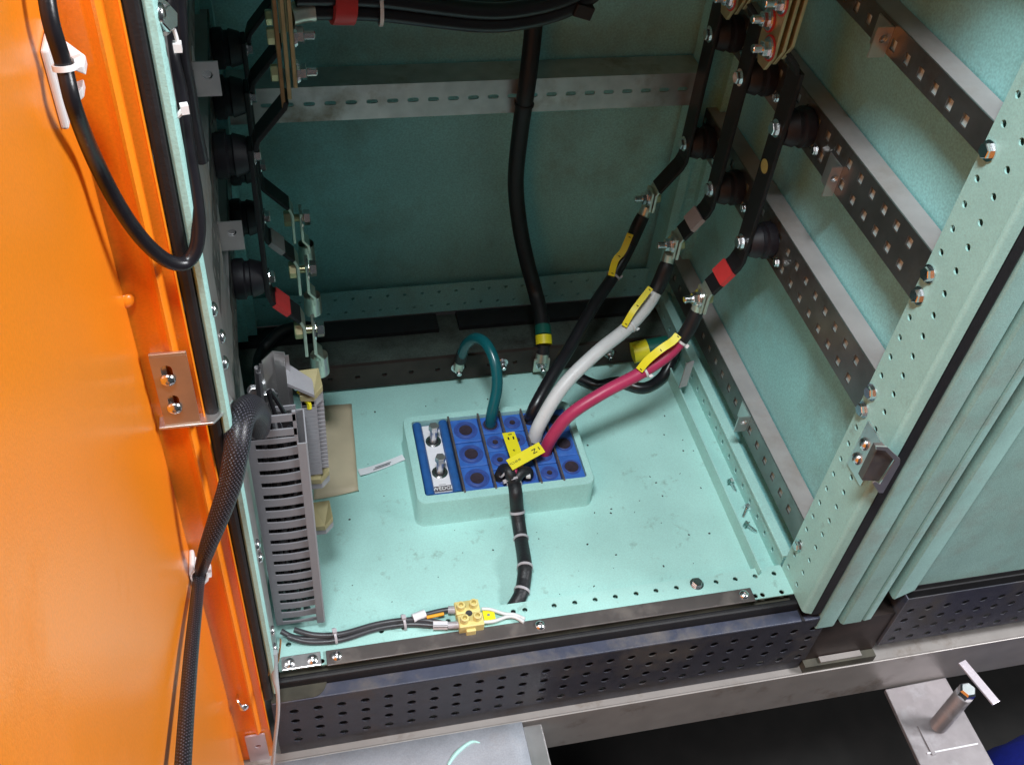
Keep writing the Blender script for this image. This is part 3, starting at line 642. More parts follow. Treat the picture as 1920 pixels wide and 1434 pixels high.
# black
kc = thing('power_cable', 'thick black power cable behind the white one, climbing to the rear bar', 'power cable', (.373,.308,.03))
kp = [(0.3737,0.3161,0.0260),(0.3763,0.3130,0.0573),(0.4086,0.3500,0.0803),(0.4505,0.3980,0.0984),(0.4934,0.4480,0.1224),(0.5293,0.4830,0.1432),(0.5555,0.5080,0.1717),(0.5706,0.5250,0.1975)]
b = B(); b.tube(kp, .0092, 18, 8); b.build('sheath','black',kc,True)
b = B(); b.tube([(0.5585,0.5110,0.1792),(0.5713,0.5260,0.1996),(0.5790,0.5320,0.2142)], [.0100,.0108,.0100], 16, 5); b.build('heat_shrink','shrink',kc,True)
b = B(); b.tube([(0.5789,0.5325,0.2109),(0.5837,0.5350,0.2301)], .0085, 16, 1); b.build('lug_barrel','tin',kc,True)
cable_tag([V((0.5267,0.4810,0.1451))+TOP*.010,V((0.5327,0.4900,0.1658))+TOP*.012,V((0.5446,0.4970,0.1774))+TOP*.011,V((0.5580,0.5130,0.1957))+TOP*.012], (.6,-.3,.6), .0100, kc)
q_, d_ = snap(kp, (0.5311,0.4845,0.1448)); band(q_, d_, .0095, .0030, 'tie_grey','cable_tie',kc, head=(.9,0,-.2))
# green earth cable looping back to the earth bar
gc = thing('earth_cable', 'teal green earth cable arching from the transit back to the earth bar', 'cable', (.314,.311,.03))
gp = [(0.3145,0.3142,0.0260),(0.3146,0.3130,0.0555),(0.3233,0.3300,0.0909),(0.3229,0.3520,0.1164),(0.3152,0.3780,0.1286),(0.3046,0.4000,0.1205),(0.2959,0.4200,0.0900),(0.2925,0.4320,0.0550)]
b = B(); b.tube(gp, .0078, 18, 8); b.build('sheath','green_cable',gc,True)
b = B(); b.tube([(0.2933,0.4300,0.0656),(0.2919,0.4350,0.0432)], .0086, 16, 1); b.build('heat_shrink','shrink',gc,True)
b = B(); b.tube([(0.2921,0.4360,0.0445),(0.2901,0.4380,0.0224)], .0075, 14, 1); b.build('lug_barrel','tin',gc,True)
fix('nut','lug_bolt',(.290,.4425,.022),(0,-1,0),gc,.8)

for pth, r_, par in ((rp_,.0088,rc),(wp,.0098,wc),(kp,.0092,kc),(gp,.0078,gc)):
    c0 = V(pth[0]); b = B(); b.lathe((c0.x,c0.y,.0300),(0,0,1),[(0,r_+.0026),(.0016,r_+.0022),(.0016,r_+.0004)],20,cap=False); b.build('entry_gap','core',par,True)
# black wrapped control bundle into the transit
cb = thing('control_cable', 'black taped control cable with white ties running from the transit to the sill', 'cable', (.345,.215,.03))
cp = [(0.3245,0.2020,0.0360),(0.3233,0.1854,0.0340),(0.3253,0.1740,0.0073),(0.3248,0.1420,-0.0095),(0.3177,0.0928,0.0040),(0.3118,0.0708,-0.0010),(0.3051,0.0555,-0.0030),(0.2971,0.0457,-0.0080),(0.2887,0.0394,-0.0160)]
b = B(); b.tube(cp, [.0090,.0093,.0093,.0093,.0093,.0093,.0093,.0093,.0093], 18, 8); b.build('sheath','tape_black',cb,True)
TIE = [(((0.3272,0.1960,0.0233)),((0.3264,0.1820,0.0144))),(((0.3260,0.1745,0.0089)),((0.3253,0.1630,0.0040))),(((0.3250,0.1407,-0.0102)),((0.3237,0.1290,-0.0130))),(((0.3172,0.0902,0.0030)),((0.3171,0.0920,-0.0195))),(((0.3064,0.0584,-0.0030)),((0.3024,0.0600,-0.0169)))]
for a, c_ in TIE:
    q_, d_ = snap(cp, a); band(q_, d_, .0094, .0034, 'tie_grey','cable_tie',cb)
for pts, r in (([(0.3226,0.2007,0.0380),(0.3185,0.2100,0.0500),(0.3138,0.2203,0.0440),(0.3091,0.2188,0.0330),(0.3078,0.2172,0.0260)], .0082),
               ([(0.3239,0.2007,0.0400),(0.3352,0.2083,0.0480),(0.3458,0.2135,0.0420),(0.3464,0.2123,0.0330),(0.3432,0.2119,0.0260)], .0070)):
    b = B(); b.tube(pts, r, 14, 5); b.build('core_bundle','tape_black',cb,True)
b = B(); b.tube([(0.3246,0.2020,0.0440),(0.3268,0.2118,0.0520),(0.3321,0.2235,0.0460),(0.3356,0.2387,0.0340)], .0032, 10, 5); b.build('inner_core','red_cable',cb,True)
b = B(); b.tube([(0.3236,0.2040,0.0440),(0.3230,0.2140,0.0500),(0.3269,0.2297,0.0440),(0.3321,0.2430,0.0340)], .0030, 10, 5); b.build('inner_core','white_cable',cb,True)
b = B(); b.tube([(0.3270,0.2024,0.0430),(0.3337,0.2124,0.0500),(0.3391,0.2241,0.0440),(0.3440,0.2355,0.0340)], .0024, 10, 5); b.build('inner_core','orange_wire',cb,True)
band((0.3125,0.2151,0.0460), V((-.5,.3,.3)), .0084, .0026, 'tie_grey','cable_tie',cb)
band((0.3234,0.2055,0.0410), V((-.1,.5,.35)), .0102, .0030, 'tie_grey','cable_tie',cb, head=(-1,-.2,-.1))
b = B(); b.obox((0.3439,0.2055,0.0430),(1,-.2,0),(0,1,0),(0,0,1),.0030,.0030,.0025); b.build('cable_tie','nylon',cb,bevel=.0006)
# two flat yellow markers on the bundle
def flat_tag(a, c_, w, name, parent, lift=.0):
    a = V(a); c_ = V(c_); d = (c_-a); up = V((0,-.35,.94)); s_ = up.cross(d).normalized(); nn = d.cross(s_).normalized()
    b = B(); b.obox((a+c_)/2, d, s_, nn, d.length/2, w/2, .0005); o = b.build(name,'yellow',parent); return o, d.normalized(), s_, nn
o1,d1,s1,n1 = flat_tag((0.3323,0.2191,0.0580), (0.3312,0.2775,0.0520), .0175, 'marker_tag', cb)
o2,d2,s2,n2 = flat_tag((0.3183,0.2131,0.0610), (0.3681,0.2353,0.0640), .0165, 'marker_tag', cb)
u1 = n1 if n1.z > 0 else -n1; u2 = n2 if n2.z > 0 else -n2
text('N', .0095, V((0.3556,0.2295,0.0640))+u2*.0009, s2 if (u2.cross(s2)).dot(d2) > 0 else -s2, d2, 'ink','lettering',cb,.0001)
b = B(); c0 = V((0.3632,0.2335,0.0642))+u2*.0008; b.obox(c0, s2, d2, u2, .0022, .0006, .0002); b.build('lettering','ink',cb)
text('TC2-00 05', .0040, V((0.3271,0.2169,0.0615))+u2*.0009, d2, -s2 if u2.cross(d2).dot(-s2) > 0 else s2, 'ink','lettering',cb,.0001)
for q in ((-.0035,.0),(.0035,.0)):
    b = B(); c0 = V((0.3322,0.2652,0.0535))+u1*.0008+s1*q[0]; b.obox(c0, d1, s1, u1, .0026, .0010, .0002); b.build('lettering','ink',cb)
b = B(); b.obox(V((0.3324,0.2727,0.0528))+u1*.0008, s1, d1, u1, .0026, .0006, .0002); b.build('lettering','ink',cb)
text('-05', .0035, V((0.3313,0.2409,0.0560))+u1*.0009, d1, s1 if u1.cross(d1).dot(s1) > 0 else -s1, 'ink','lettering',cb,.0001)

# ================================================================== bars on the right and left walls
YB = (.31,.425,.535)
def standoff(x0, x1, y, z, parent):
    L = abs(x1-x0); d = (1 if x1 > x0 else -1,0,0)
    b = B(); b.lathe((x0,y,z), d, [(0,.0225),(L*.08,.0240),(L*.36,.0240),(L*.42,.0205),(L*.55,.0205),(L*.6,.0225),(L*.95,.0190),(L,.0175)], 12); b.build('standoff','insul',parent,True)
where = ['front','middle','rear']; tapes = ['red_tape','grey_tape',None]
tp = ['with a red tape band','with a pale grey tape band','without any tape']
for i, y in enumerate(YB):
    R = thing('busbar', 'black sleeved bar %s on the right wall, %s of three' % (tp[i], where[i]), 'busbar', (.62,y,.25), 'bars on the right wall')
    b = B(); b.sheet([(.6200,y-.015,.575),(.6200,y-.015,.312),(.6165,y-.015,.302),(.5900,y-.015,.2625)], (0,.030,0), -.0055); b.build('sleeve','shrink',R,bevel=.0012)
    b = B(); b.sheet([(.6200,y-.0148,.5745),(.6160,y-.0148,.585),(.600,y-.0148,.602)], (0,.0296,0), -.0055); b.build('upper_sleeve','shrink',R,bevel=.0012)
    b = B(); b.sheet([(.5905,y-.0135,.2635),(.5870,y-.0135,.256),(.5870,y-.0135,.226)], (0,.027,0), -.0040); b.build('bar_end','tin',R,bevel=.0006)
    if tapes[i]:
        b = B(); b.sheet([(.6110,y-.0156,.2965),(.5985,y-.0156,.2780)], (0,.0312,0), -.0072)
        for v in b.v: v += V((-.0009,0,.0006))
        b.build('tape_band',tapes[i],R)
    for z in (.3345,.4990):
        standoff(.660,.6258,y,z,R); fix('bolt','bolt',(.6197,y,z),(-1,0,0),R,1.25,.3)
        fix('bolt','clamp_bolt',(.6575,y-.033,z-.010),(-1,0,0),R,.8,.3)
    # cable lug on the bar end
    b = B(); b.plate((.5860,y+.0115,.2255),(0,-1,0),(0,0,1),.023,.034,.0030,[(0,.023,0,.034,None)])
    for v in b.v: v.x -= .0035
    b.build('lug_plate','tin',R,bevel=.0008)
    fix('nut','nut',(.5820,y,.2440),(-1,0,0),R,1.0,.2); fix('bolt_head','bolt_head',(.5915,y,.2440),(1,0,0),R,1.05,.2)
    if i == 0:
        b = B(); b.lathe((.6196,y+.001,.447),(-1,0,0),[(0,.0088),(.0004,.0088)],22); o = b.build('sticker','sticker',R)
    if i < 2:  # bolted joint above
        J = thing('bar_joint', 'brassy bolted joint plates with red washers above the %s right bar' % where[i], 'joint plate', (.585,y,.6), 'bolted joints at the top of the bars')
        for k, dx in enumerate((0,.0090,.0175)):
            b = B(); pr = [(y-.020,.598),(y-.008,.578),(y+.010,.578),(y+.020,.598),(y+.020,.74),(y-.020,.74)]
            b.prism([(.5780+dx,yy,zz+.006*k) for yy,zz in pr], (.0042,0,0)); b.build('plate','brass',J,bevel=.0006)
        for (yy,zz) in ((y-.009,.604),(y+.008,.628),(y-.009,.654)):
            fix('nut','nut',(.5775,yy,zz),(-1,0,0),J,.95,.3)
            b = B(); b.lathe((.5778,yy,zz),(-1,0,0),[(0,.0138),(.0010,.0138)],20); b.build('washer','red_tape',J)
    # left wall
    Lb = thing('busbar', 'black sleeved bar %s on the left wall, %s of three' % (tp[i], where[i]), 'busbar', (.035,y,.25), 'bars on the left wall')
    b = B(); b.sheet([(.0330,y-.015,.512),(.0330,y-.015,.318),(.0360,y-.015,.308),(.0660,y-.015,.2740)], (0,.030,0), .0055); b.build('sleeve','shrink',Lb,bevel=.0012)
    b = B(); b.sheet([(.0330,y-.0148,.5125),(.0370,y-.0148,.524),(.0665,y-.0148,.560),(.0680,y-.0148,.566)], (0,.0296,0), .0055); b.build('upper_sleeve','shrink',Lb,bevel=.0012)
    b = B(); b.sheet([(.0655,y-.0135,.2745),(.0700,y-.0135,.262),(.0700,y-.0135,.214)], (0,.027,0), .0040); b.build('bar_end','tin',Lb,bevel=.0006)
    if tapes[i]:
        b = B(); b.sheet([(.0385,y-.0156,.3055),(.0535,y-.0156,.2885)], (0,.0312,0), .0072)
        for v in b.v: v += V((.0009,0,.0006))
        b.build('tape_band',tapes[i],Lb)
    for z in (.3345,.4990):
        standoff(-.0055,.0275,y,z,Lb); fix('bolt','bolt',(.0335,y,z),(1,0,0),Lb,1.2,.3)
    b = B(); b.lathe((.0700,y,.2480),(1,0,0),[(0,.0052),(.016,.0052)],12); b.build('stud','yzinc',Lb,True)
    fix('bolt_head','bolt_head',(.0655,y,.2480),(-1,0,0),Lb,1.25,.2)
    G = thing('cable_lug', 'empty offset tinned lug bolted to the %s left bar' % where[i], 'cable lug', (.082,y,.20), 'empty lugs on the left bars')
    b = B(); b.lathe((.0795,y,.2480),(1,0,0),[(0,.0150),(.0020,.0150)],18); b.build('washer','zinc',G)
    b = B(); b.lathe((.0830,y,.2480),(1,0,0),[(0,.0108),(.0080,.0108),(.0088,.0095)],6); b.build('bolt_head','zinc',G)
    b = B(); b.sheet([(.0812,y-.0115,.2620),(.0812,y-.0115,.2160),(.0880,y-.0115,.2070),(.0885,y-.0115,.1930)], (0,.023,0), .0042); b.build('tongue','tin',G,bevel=.0006)
    b = B(); b.lathe((.0830,y,.2030),(0,0,-1),[(0,.0110),(.030,.0118),(.0305,.0085),(.010,.0080)],18,cap=False); b.build('barrel','tin',G,True)
    if i < 2:
        J = thing('bar_joint', 'coppery bolted joint plates with studs above the %s left bar' % where[i], 'joint plate', (.07,y,.6), 'bolted joints at the top of the bars')
        for k, dx in enumerate((0,.0065,.0130)):
            b = B(); b.box(.0660+dx,.0700+dx,y-.014,y+.014,.556+.012*k,.74); b.build('plate',('copper','brass','brass')[k],J,bevel=.0006)
        for zz in (.590,.628):
            fix('nut','nut',(.0835,y,zz),(1,0,0),J,.95,.3); fix('bolt_head','bolt_head',(.0655,y,zz),(-1,0,0),J,.95,.2)

# black cables across the top
tb = thing('cable_bundle', 'black cable bundle with a red tape band crossing the top of the back wall', 'cable bundle', (.25,.32,.64))
for k,(dy,dz,r) in enumerate(((0,0,.0092),(.012,.010,.0092),(-.006,.016,.0085))):
    off = V((0,dy,dz))
    pts = [V(p)+off for p in ((0.0880,0.3150,0.6502),(0.1301,0.3200,0.6468),(0.1714,0.3250,0.6413),(0.2248,0.3300,0.6309),(0.2693,0.3350,0.6228),(0.3037,0.3400,0.6206),(0.3439,0.3450,0.6252),(0.3754,0.3500,0.6347),(0.4005,0.3550,0.6494))]
    b = B(); b.tube(pts, r, 16, 6); b.build('cable','black',tb,True)
b = B(); b.tube([V((0.1209,0.3185,0.6477))+V((.0,.002,.007)),V((0.1413,0.3215,0.6453))+V((0,.002,.007))], .0205, 18, 1); b.build('tape_band','red_tape',tb,True)
band(V((0.1672,0.3245,0.6416))+V((0,.002,.007)), (1,.02,-.01), .0190, .0035, 'nylon','cable_tie',tb)
b = B(); b.tube([(0.0822,0.3120,0.6476),(0.0949,0.3160,0.6485),(0.1049,0.3170,0.6488)], .0105, 14, 3); b.build('lug_barrel','tin',tb,True)
b = B(); b.obox((0.3787,0.3450,0.6301),(1,0,-.3),(0,1,0),(.3,0,1),.010,.008,.007); b.build('cable_tie','rubber',tb,bevel=.001)
# heavy black cable down the back wall to the earth bar
ec = thing('earth_cable', 'heavy black cable hanging down the back wall with green and yellow tape', 'cable', (.42,.46,.03))
ep = [(0.3892,0.5750,0.5720),(0.3884,0.5600,0.5105),(0.3850,0.5480,0.4587),(0.3824,0.5440,0.4151),(0.3831,0.5550,0.3517),(0.3856,0.5620,0.2682),(0.3972,0.5600,0.1930),(0.4124,0.5500,0.1285),(0.4262,0.5350,0.0809),(0.4294,0.5000,0.0616),(0.4268,0.4700,0.0502)]
b = B(); b.tube(ep, .0118, 18, 8); b.build('sheath','shrink',ec,True)
b = B(); b.tube([(0.4286,0.4810,0.0544),(0.4269,0.4660,0.0483)], .0126, 18, 1); b.build('tape_band','green_tape',ec,True)
b = B(); b.tube([(0.4270,0.4665,0.0490),(0.4260,0.4550,0.0407)], .0128, 18, 1); b.build('tape_band','yellow',ec,True)
b = B(); b.tube([(0.4248,0.4540,0.0418),(0.4225,0.4460,0.0293)], .0105, 16, 1); b.build('heat_shrink','shrink',ec,True)
b = B(); b.tube([(0.4222,0.4460,0.0317),(0.4206,0.4405,0.0189)], .0100, 16, 1); b.build('lug_barrel','tin',ec,True)
b = B(); b.obox((0.4209,0.4395,0.0128),(1,0,0),(0,1,0),(0,0,1),.0125,.0018,.013); b.build('lug_plate','tin',ec,bevel=.0006)
fix('nut','lug_bolt',V((0.4203,0.4375,0.0149)),(0,-1,0),ec,.75)
for v in (178,):
    c_ = {132:(0.3832,0.5445,0.4303),178:(0.3824,0.5455,0.4024),192:(0.3823,0.5470,0.3912)}[v]
    band(c_, (-.05,.0,-1), .0120, .0035, 'rubber','cable_tie',ec)
# earth bar
eb = thing('earth_bar', 'dark tarnished earth bar along the back edge of the floor', 'earth bar', (.3,.448,0))
b = B(); w = .625; us = [.03+.040*k for k in range(15)]
b.plate((-.010,.4455,-.006),(1,0,0),(0,0,1),w,.047,.006,rowcells(0,w,0,.047,us,lambda u: circ(u,.024,.0040)))
b.build('bar','earth',eb,bevel=.0008)
for x in (.05,.36,.53,.575): fix('nut','nut',(x,.4452,.020),(0,-1,0),eb,.7)
# green and yellow earth conductor at the rear right and hose on the floor
gy = thing('earth_conductor', 'short green and yellow striped conductor behind the red cable', 'cable', (.58,.43,.02))
b = B(); b.tube([(0.5632,0.4300,0.0293),(0.5867,0.4300,0.0344)], .0165, 18, 1); b.build('yellow_stripe','yellow',gy,True)
b = B(); b.tube([(0.5859,0.4300,0.0339),(0.6192,0.4300,0.0384)], .0163, 18, 1); b.build('green_stripe','green_tape',gy,True)
b = B(); b.tube([(0.4777,0.4196,-0.0030),(0.5025,0.4000,-0.0030),(0.5376,0.4022,-0.0030),(0.5715,0.3849,-0.0030),(0.6072,0.4012,-0.0020),(0.6289,0.4213,0.0200),(0.6330,0.4256,0.0500)], .0085, 14, 6)
tag(b.build('black_hose','black',None,True), 'black cable lying on the floor under the red and white cables', 'cable')
b = B(); b.tube([(0.0007,0.3000,0.1124),(-0.0011,0.4400,0.0506),(0.0013,0.5200,0.0101),(0.0161,0.5450,0.0125),(0.0416,0.5650,0.0167),(0.0785,0.5850,-0.0004)], .0085, 14, 6)
tag(b.build('black_hose','black',None,True), 'black cable bending along the rear left corner behind the lugs', 'cable')
b = B(); b.obox((0.6247,0.3600,0.0442), V((0.6252,0.3600,0.0691))-V((0.6243,0.3600,0.0176)), (0,1,0), (0.9,0,.3), .026,.0012,.006)
tag(b.build('plastic_strip','tie_grey',None), 'pale translucent strip standing by the floor channel under the red lug', 'strip')

# ================================================================== wiring duct on the left
du = thing('wiring_duct', 'grey slotted wiring duct standing upright at the left front', 'wiring duct', (.03,.07,0))
zt, zb_ = .3480, .0120; nsl = 17; ps = (zt-zb_)/nsl
b = B(); cells = []; w = .0460
for k in range(nsl):
    v0 = .003+ps*k; n = 7
    lo = [(.0062+(.0395)*j/n, v0+.0030-.0018*math.sin(math.pi*j/n)) for j in range(n+1)]
    hi = [(.0457-(.0395)*j/n, v0+.0112-.0012*math.sin(math.pi*j/n)) for j in range(n+1)]
    cells.append((0,.0475,v0-.003,v0+ps-.003,lo+hi))
b.plate((.0030,.0500,zb_),(1,0,0),(0,0,1),.0475,zt-zb_,.0016,[(a,c_,d,e,h) for a,c_,d,e,h in cells])
b.build('front_wall','duct',du)
b = B(); b.plate((.0030,.0920,zb_),(1,0,0),(0,0,1),.0475,zt-zb_,.0016,[(a,c_,d,e,h) for a,c_,d,e,h in cells]); b.build('rear_wall','duct',du)
B().box(.0012,.0029,.0500,.0920,zb_,zt+.010).build('base_wall','duct',du)
b = B(); b.sheet([(.0490,.0478,zb_-.004),(.0570,.0478,zb_-.004),(.0585,.0490,zb_-.004),(.0585,.0930,zb_-.004),(.0570,.0942,zb_-.004),(.0490,.0942,zb_-.004)], (0,0,zt-zb_-.004), .0014); b.build('lid','duct_lid',du)
for zz in (zt+.0035, zt+.0235):
    B().box(.0060,.0500,.0500,.0516,zz,zz+.0095).build('front_finger','duct',du)
B().box(.0470,.0505,.0500,.0530,zt+.001,zt+.036).build('front_finger','duct',du)
for k in range(9):
    zz = .03+.035*k; x = .012+.028*random.random(); y = .060+.02*random.random()
    b = B(); b.tube([(.012+.03*random.random(),.06+.02*random.random(),.012),(x,y,zz),(.015+.03*random.random(),.06+.025*random.random(),zz+.12),(.015+.03*random.random(),.06+.02*random.random(),.345)], .0022+.001*random.random(), 8, 5)
    b.build('wire', random.choice(['black','black','grey_sheath','black']), du, True)
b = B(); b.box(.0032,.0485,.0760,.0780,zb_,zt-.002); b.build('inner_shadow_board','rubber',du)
# DIN rail and terminals beside the duct
dn = thing('terminal_rail', 'zinc mounting rail with grey terminals and beige end clamps behind the duct', 'terminal strip', (.05,.12,0))
b = B(); b.sheet([(.0205,.1020,.0),(.0240,.1020,.0),(.0240,.1060,.0),(.0345,.1180,.0),(.0445,.1150,.0),(.0450,.1105,.0),(.0490,.1105,.0)], (0,0,.400), .0012); b.build('rail','galv_clean',dn)
b = B(); b.prism([(.0450,.0960,.372),(.0700,.0960,.352),(.0700,.1180,.352),(.0450,.1180,.380)], (0,0,.004)); b.build('end_bracket','duct',dn)
for z in [.225+.0062*k for k in range(19)]:
    B().box(.0560,.0715,.1010,.1300,z,z+.0054).build('terminal','termgrey',dn)
    B().box(.0718,.0790,.1085,.1240,z+.0008,z+.0046).build('terminal_step','termgrey',dn)
for z in (.345,.2115,.125):
    b = B(); b.prism([(.0555,.0990,z),(.0690,.0990,z-.002),(.0790,.1050,z+.006),(.0770,.1290,z+.008),(.0555,.1300,z+.006)], (0,0,.008)); b.build('end_clamp','beige',dn,bevel=.0008)
    b = B(); b.prism([(.0560,.1010,z-.012),(.0700,.1010,z-.012),(.0790,.1090,z-.010),(.0780,.1280,z-.010),(.0560,.1290,z-.012)], (0,0,.010)); b.build('end_plate','termgrey',dn,bevel=.0008)
b = B(); b.tube([(0.0550,0.1100,0.3494),(0.0588,0.1080,0.3439),(0.0618,0.1060,0.3353),(0.0639,0.1050,0.3272)], .0026, 8, 5)
b.tube([(0.0611,0.1030,0.3441),(0.0639,0.1030,0.3390),(0.0640,0.1030,0.3310)], .0032, 8, 5)
b.build('yellow_wire','yellow',dn,True)
for x,y in ((.012,.070),(.022,.060),(.0285,.062)): fix('bolt','bolt',(x,y+.035,.362),(0,-1,.3),dn,.8)

# braided sleeve from the duct top to the door
bs = thing('braided_sleeve', 'black braided cable sleeve arching from the duct down the orange door', 'cable sleeve', (-.04,-.05,.28))
p_ = [(0.0150,0.0520,0.3623),(0.0167,0.0350,0.4010),(0.0121,0.0100,0.4380),(0.0052,-0.0180,0.4526),(0.0003,-0.0400,0.4410),(-0.0078,-0.0520,0.4147),(-0.0216,-0.0620,0.3821),(-0.0361,-0.0680,0.3463),(-0.0490,-0.0627,0.2979),(-0.0485,-0.1194,0.3278),(-0.0475,-0.1771,0.3579),(-0.0465,-0.2361,0.3845),(-0.0450,-0.2963,0.4113)]
b = B(); b.tube(p_, [.0100,.0122,.0124,.0118,.0108,.0100,.0090,.0074,.0055,.0056,.0058,.0058,.0058], 22, 10); b.build('sleeve','braid',bs,True)
band((-0.0485,-0.0640,0.3015), V((-0.0485,-0.1194,0.3278))-V((-0.0485,-0.0652,0.3016)), .0066, .0026, 'nylon','cable_tie',bs, head=(1,.3,-.2))

# black cable looping from the door to the left post
lp = thing('control_cable', 'black cable looping from the door clip over to the left post', 'cable', (-.04,-.06,.7))
p_ = [(-0.0460,-0.0840,0.8632),(-0.0460,-0.0946,0.8461),(-0.0450,-0.0955,0.8233),(-0.0440,-0.1017,0.8005),(-0.0466,-0.0700,0.7482),(-0.0412,-0.0620,0.7095),(-0.0326,-0.0550,0.6763),(-0.0219,-0.0480,0.6528),(-0.0117,-0.0420,0.6442),(-0.0035,-0.0360,0.6499),(0.0008,-0.0300,0.6655),(0.0018,-0.0220,0.6883),(0.0011,-0.0150,0.7212),(0.0016,-0.0080,0.7520),(-0.0000,-0.0040,0.7756),(0.0003,0.0020,0.7867),(0.0048,0.0060,0.8018),(0.0091,0.0100,0.8199)]
b = B(); b.tube(p_, [.0044]*4+[.0050]*14, 16, 8); b.build('sheath','black',lp,True)
p_ = [(0.0049,0.0300,0.6790),(0.0048,0.0220,0.7100),(0.0054,0.0120,0.7480),(0.0053,0.0060,0.7737),(0.0072,0.0060,0.7949),(0.0093,0.0080,0.8175)]
b = B(); b.tube(p_, .0050, 14, 8); b.build('second_cable','black',lp,True)
band((-0.0448,-0.0959,0.8217), V((-0.0440,-0.1017,0.8005))-V((-0.0450,-0.0955,0.8233)), .0050, .0030, 'nylon','cable_tie',lp, head=(1,.5,.2))
b = B(); b.tube([(-0.0035,-0.0260,0.7471),(-0.0000,-0.0260,0.7488),(0.0030,-0.0260,0.7520)], .0018, 8, 3); b.obox((0.0045,-0.0260,0.7535),(1,.2,0),(-.2,1,0),(0,0,1),.0024,.0024,.0030); b.build('cable_tie','nylon',lp,True)
b = B(); b.tube([(0.0058,-0.0220,0.8038),(0.0066,-0.0220,0.7971),(0.0060,-0.0220,0.7927)], .0012, 8, 3); b.obox((0.0063,-0.0220,0.7927),(1,0,0),(0,1,0),(0,0,1),.0024,.0024,.0028); b.build('cable_tie','nylon',lp,True)
fix('bolt','post_bolt',(-0.0005,-0.0200,0.8100),(.8,-.5,.2),lp,1.2)

# ================================================================== small things on the floor and sill
tbk = thing('terminal_block', 'pale yellow two-pole ceramic terminal block lying on the front sill', 'terminal block', (.232,.027,.002))
b = B(); b.box(.2165,.2475,.0085,.0262,.0020,.0165); b.build('body_half','ceramic',tbk,bevel=.0012)
b = B(); b.box(.2155,.2460,.0270,.0450,.0020,.0165); b.build('body_half','ceramic',tbk,bevel=.0012)
b = B(); b.box(.2245,.2365,.0040,.0084,.0020,.0120); b.build('body_nose','ceramic',tbk,bevel=.0012)
for x,y in ((.2225,.0355),(.2385,.0365),(.2240,.0170),(.2400,.0180)):
    b = B(); b.lathe((x,y,.0164),(0,0,1),[(0,.0056),(.0075,.0050),(.0078,.0046),(.0078,.0031),(.002,.0029)],18,cap=False); n = len(b.v); b.f.append([n-18+k for k in range(18)]); b.build('screw_tower','ceramic',tbk,True)
b = B(); b.lathe((.2312,.0265,.0164),(0,0,1),[(0,.0042),(.0004,.0042)],16); b.build('centre_hole','grey_sheath',tbk)
wl = thing('control_wires', 'dark grey wires with white labels running from duct to yellow terminal block', 'wires', (.12,.03,.004))
for j,(pa,mm_) in enumerate((([(0.0059,0.0427,0.0100),(0.0256,0.0323,0.0060),(0.0662,0.0270,0.0060),(0.1150,0.0350,0.0060),(0.1541,0.0352,0.0060),(0.1844,0.0394,0.0070),(0.2065,0.0405,0.0080),(0.2207,0.0375,0.0090)],'grey_sheath'),
    ([(0.0134,0.0354,0.0080),(0.0376,0.0258,0.0050),(0.0752,0.0224,0.0050),(0.1176,0.0300,0.0050),(0.1567,0.0301,0.0050),(0.1884,0.0228,0.0060),(0.2185,0.0173,0.0080)],'grey_sheath'),
    ([(0.0216,0.0399,0.0140),(0.0446,0.0300,0.0120),(0.0759,0.0268,0.0110),(0.1182,0.0335,0.0100),(0.1539,0.0336,0.0100),(0.1797,0.0304,0.0070),(0.1984,0.0235,0.0070)],'grey_sheath'))):
    b = B(); b.tube(pa, .0034, 12, 6); b.build('wire',mm_,wl,True)
b = B(); b.tube([(0.1799,0.0324,0.0110),(0.2014,0.0341,0.0110)], .0022, 10, 1); b.build('wire','orange_wire',wl,True)
def lab(a, c_, r, parent, m):
    b = B(); b.tube([a,c_], r, 10, 1); o = b.build('label_sleeve',m,parent,True)
lab((0.1632,0.0343,0.0100),(0.1789,0.0385,0.0100),.0056,wl,'labelwhite'); lab((0.1863,0.0219,0.0080),(0.2036,0.0191,0.0080),.0056,wl,'labelwhite')
for k in (-1,0,1):
    a = V((0.1856,0.0187,0.0135))+V((0,k*.0022,-.0004*abs(k))); c_ = V((0.2029,0.0159,0.0135))+V((0,k*.0022,-.0004*abs(k)))
    b = B(); b.tube([a,c_],.0004,6,1); b.build('lettering','ink',wl)
lab((0.2077,0.0397,0.0090),(0.2181,0.0379,0.0090),.0050,wl,'tie_grey'); lab((0.2042,0.0189,0.0080),(0.2177,0.0169,0.0090),.0046,wl,'tie_grey')
for (u,v,w_) in ((628,1191,0),(757,1166,1)):
    c_ = {0:(0.0682,0.0275,0.0070),1:(0.1518,0.0327,0.0070)}[w_]; band(c_, (1,.12,0), .0088, .0030, 'tie_grey','cable_tie',wl, head=(0,0,1))
ww = thing('lamp_wires', 'two white wires with a yellow marker leaving the yellow terminal block', 'wires', (.27,.027,.004))
for pa in ([(0.2488,0.0338,0.0100),(0.2600,0.0318,0.0090),(0.2757,0.0249,0.0060),(0.2894,0.0218,0.0050),(0.2999,0.0139,0.0050)],[(0.2474,0.0157,0.0090),(0.2608,0.0155,0.0080),(0.2781,0.0200,0.0060),(0.2886,0.0181,0.0050),(0.2976,0.0097,0.0050)]):
    b = B(); b.tube(pa, .0022, 10, 6); b.build('wire','white_cable',ww,True)
b = B(); b.obox((0.2569,0.0257,0.0060),(1,0,0),(0,1,0),(0,0,1),.0072,.0085,.0012); b.build('marker_tag','yellow',ww,bevel=.0004)
b = B(); b.lathe((0.2562,0.0257,0.0075),(0,0,1),[(0,.0018),(.0003,.0018)],10); b.build('lettering','ink_grey',ww)

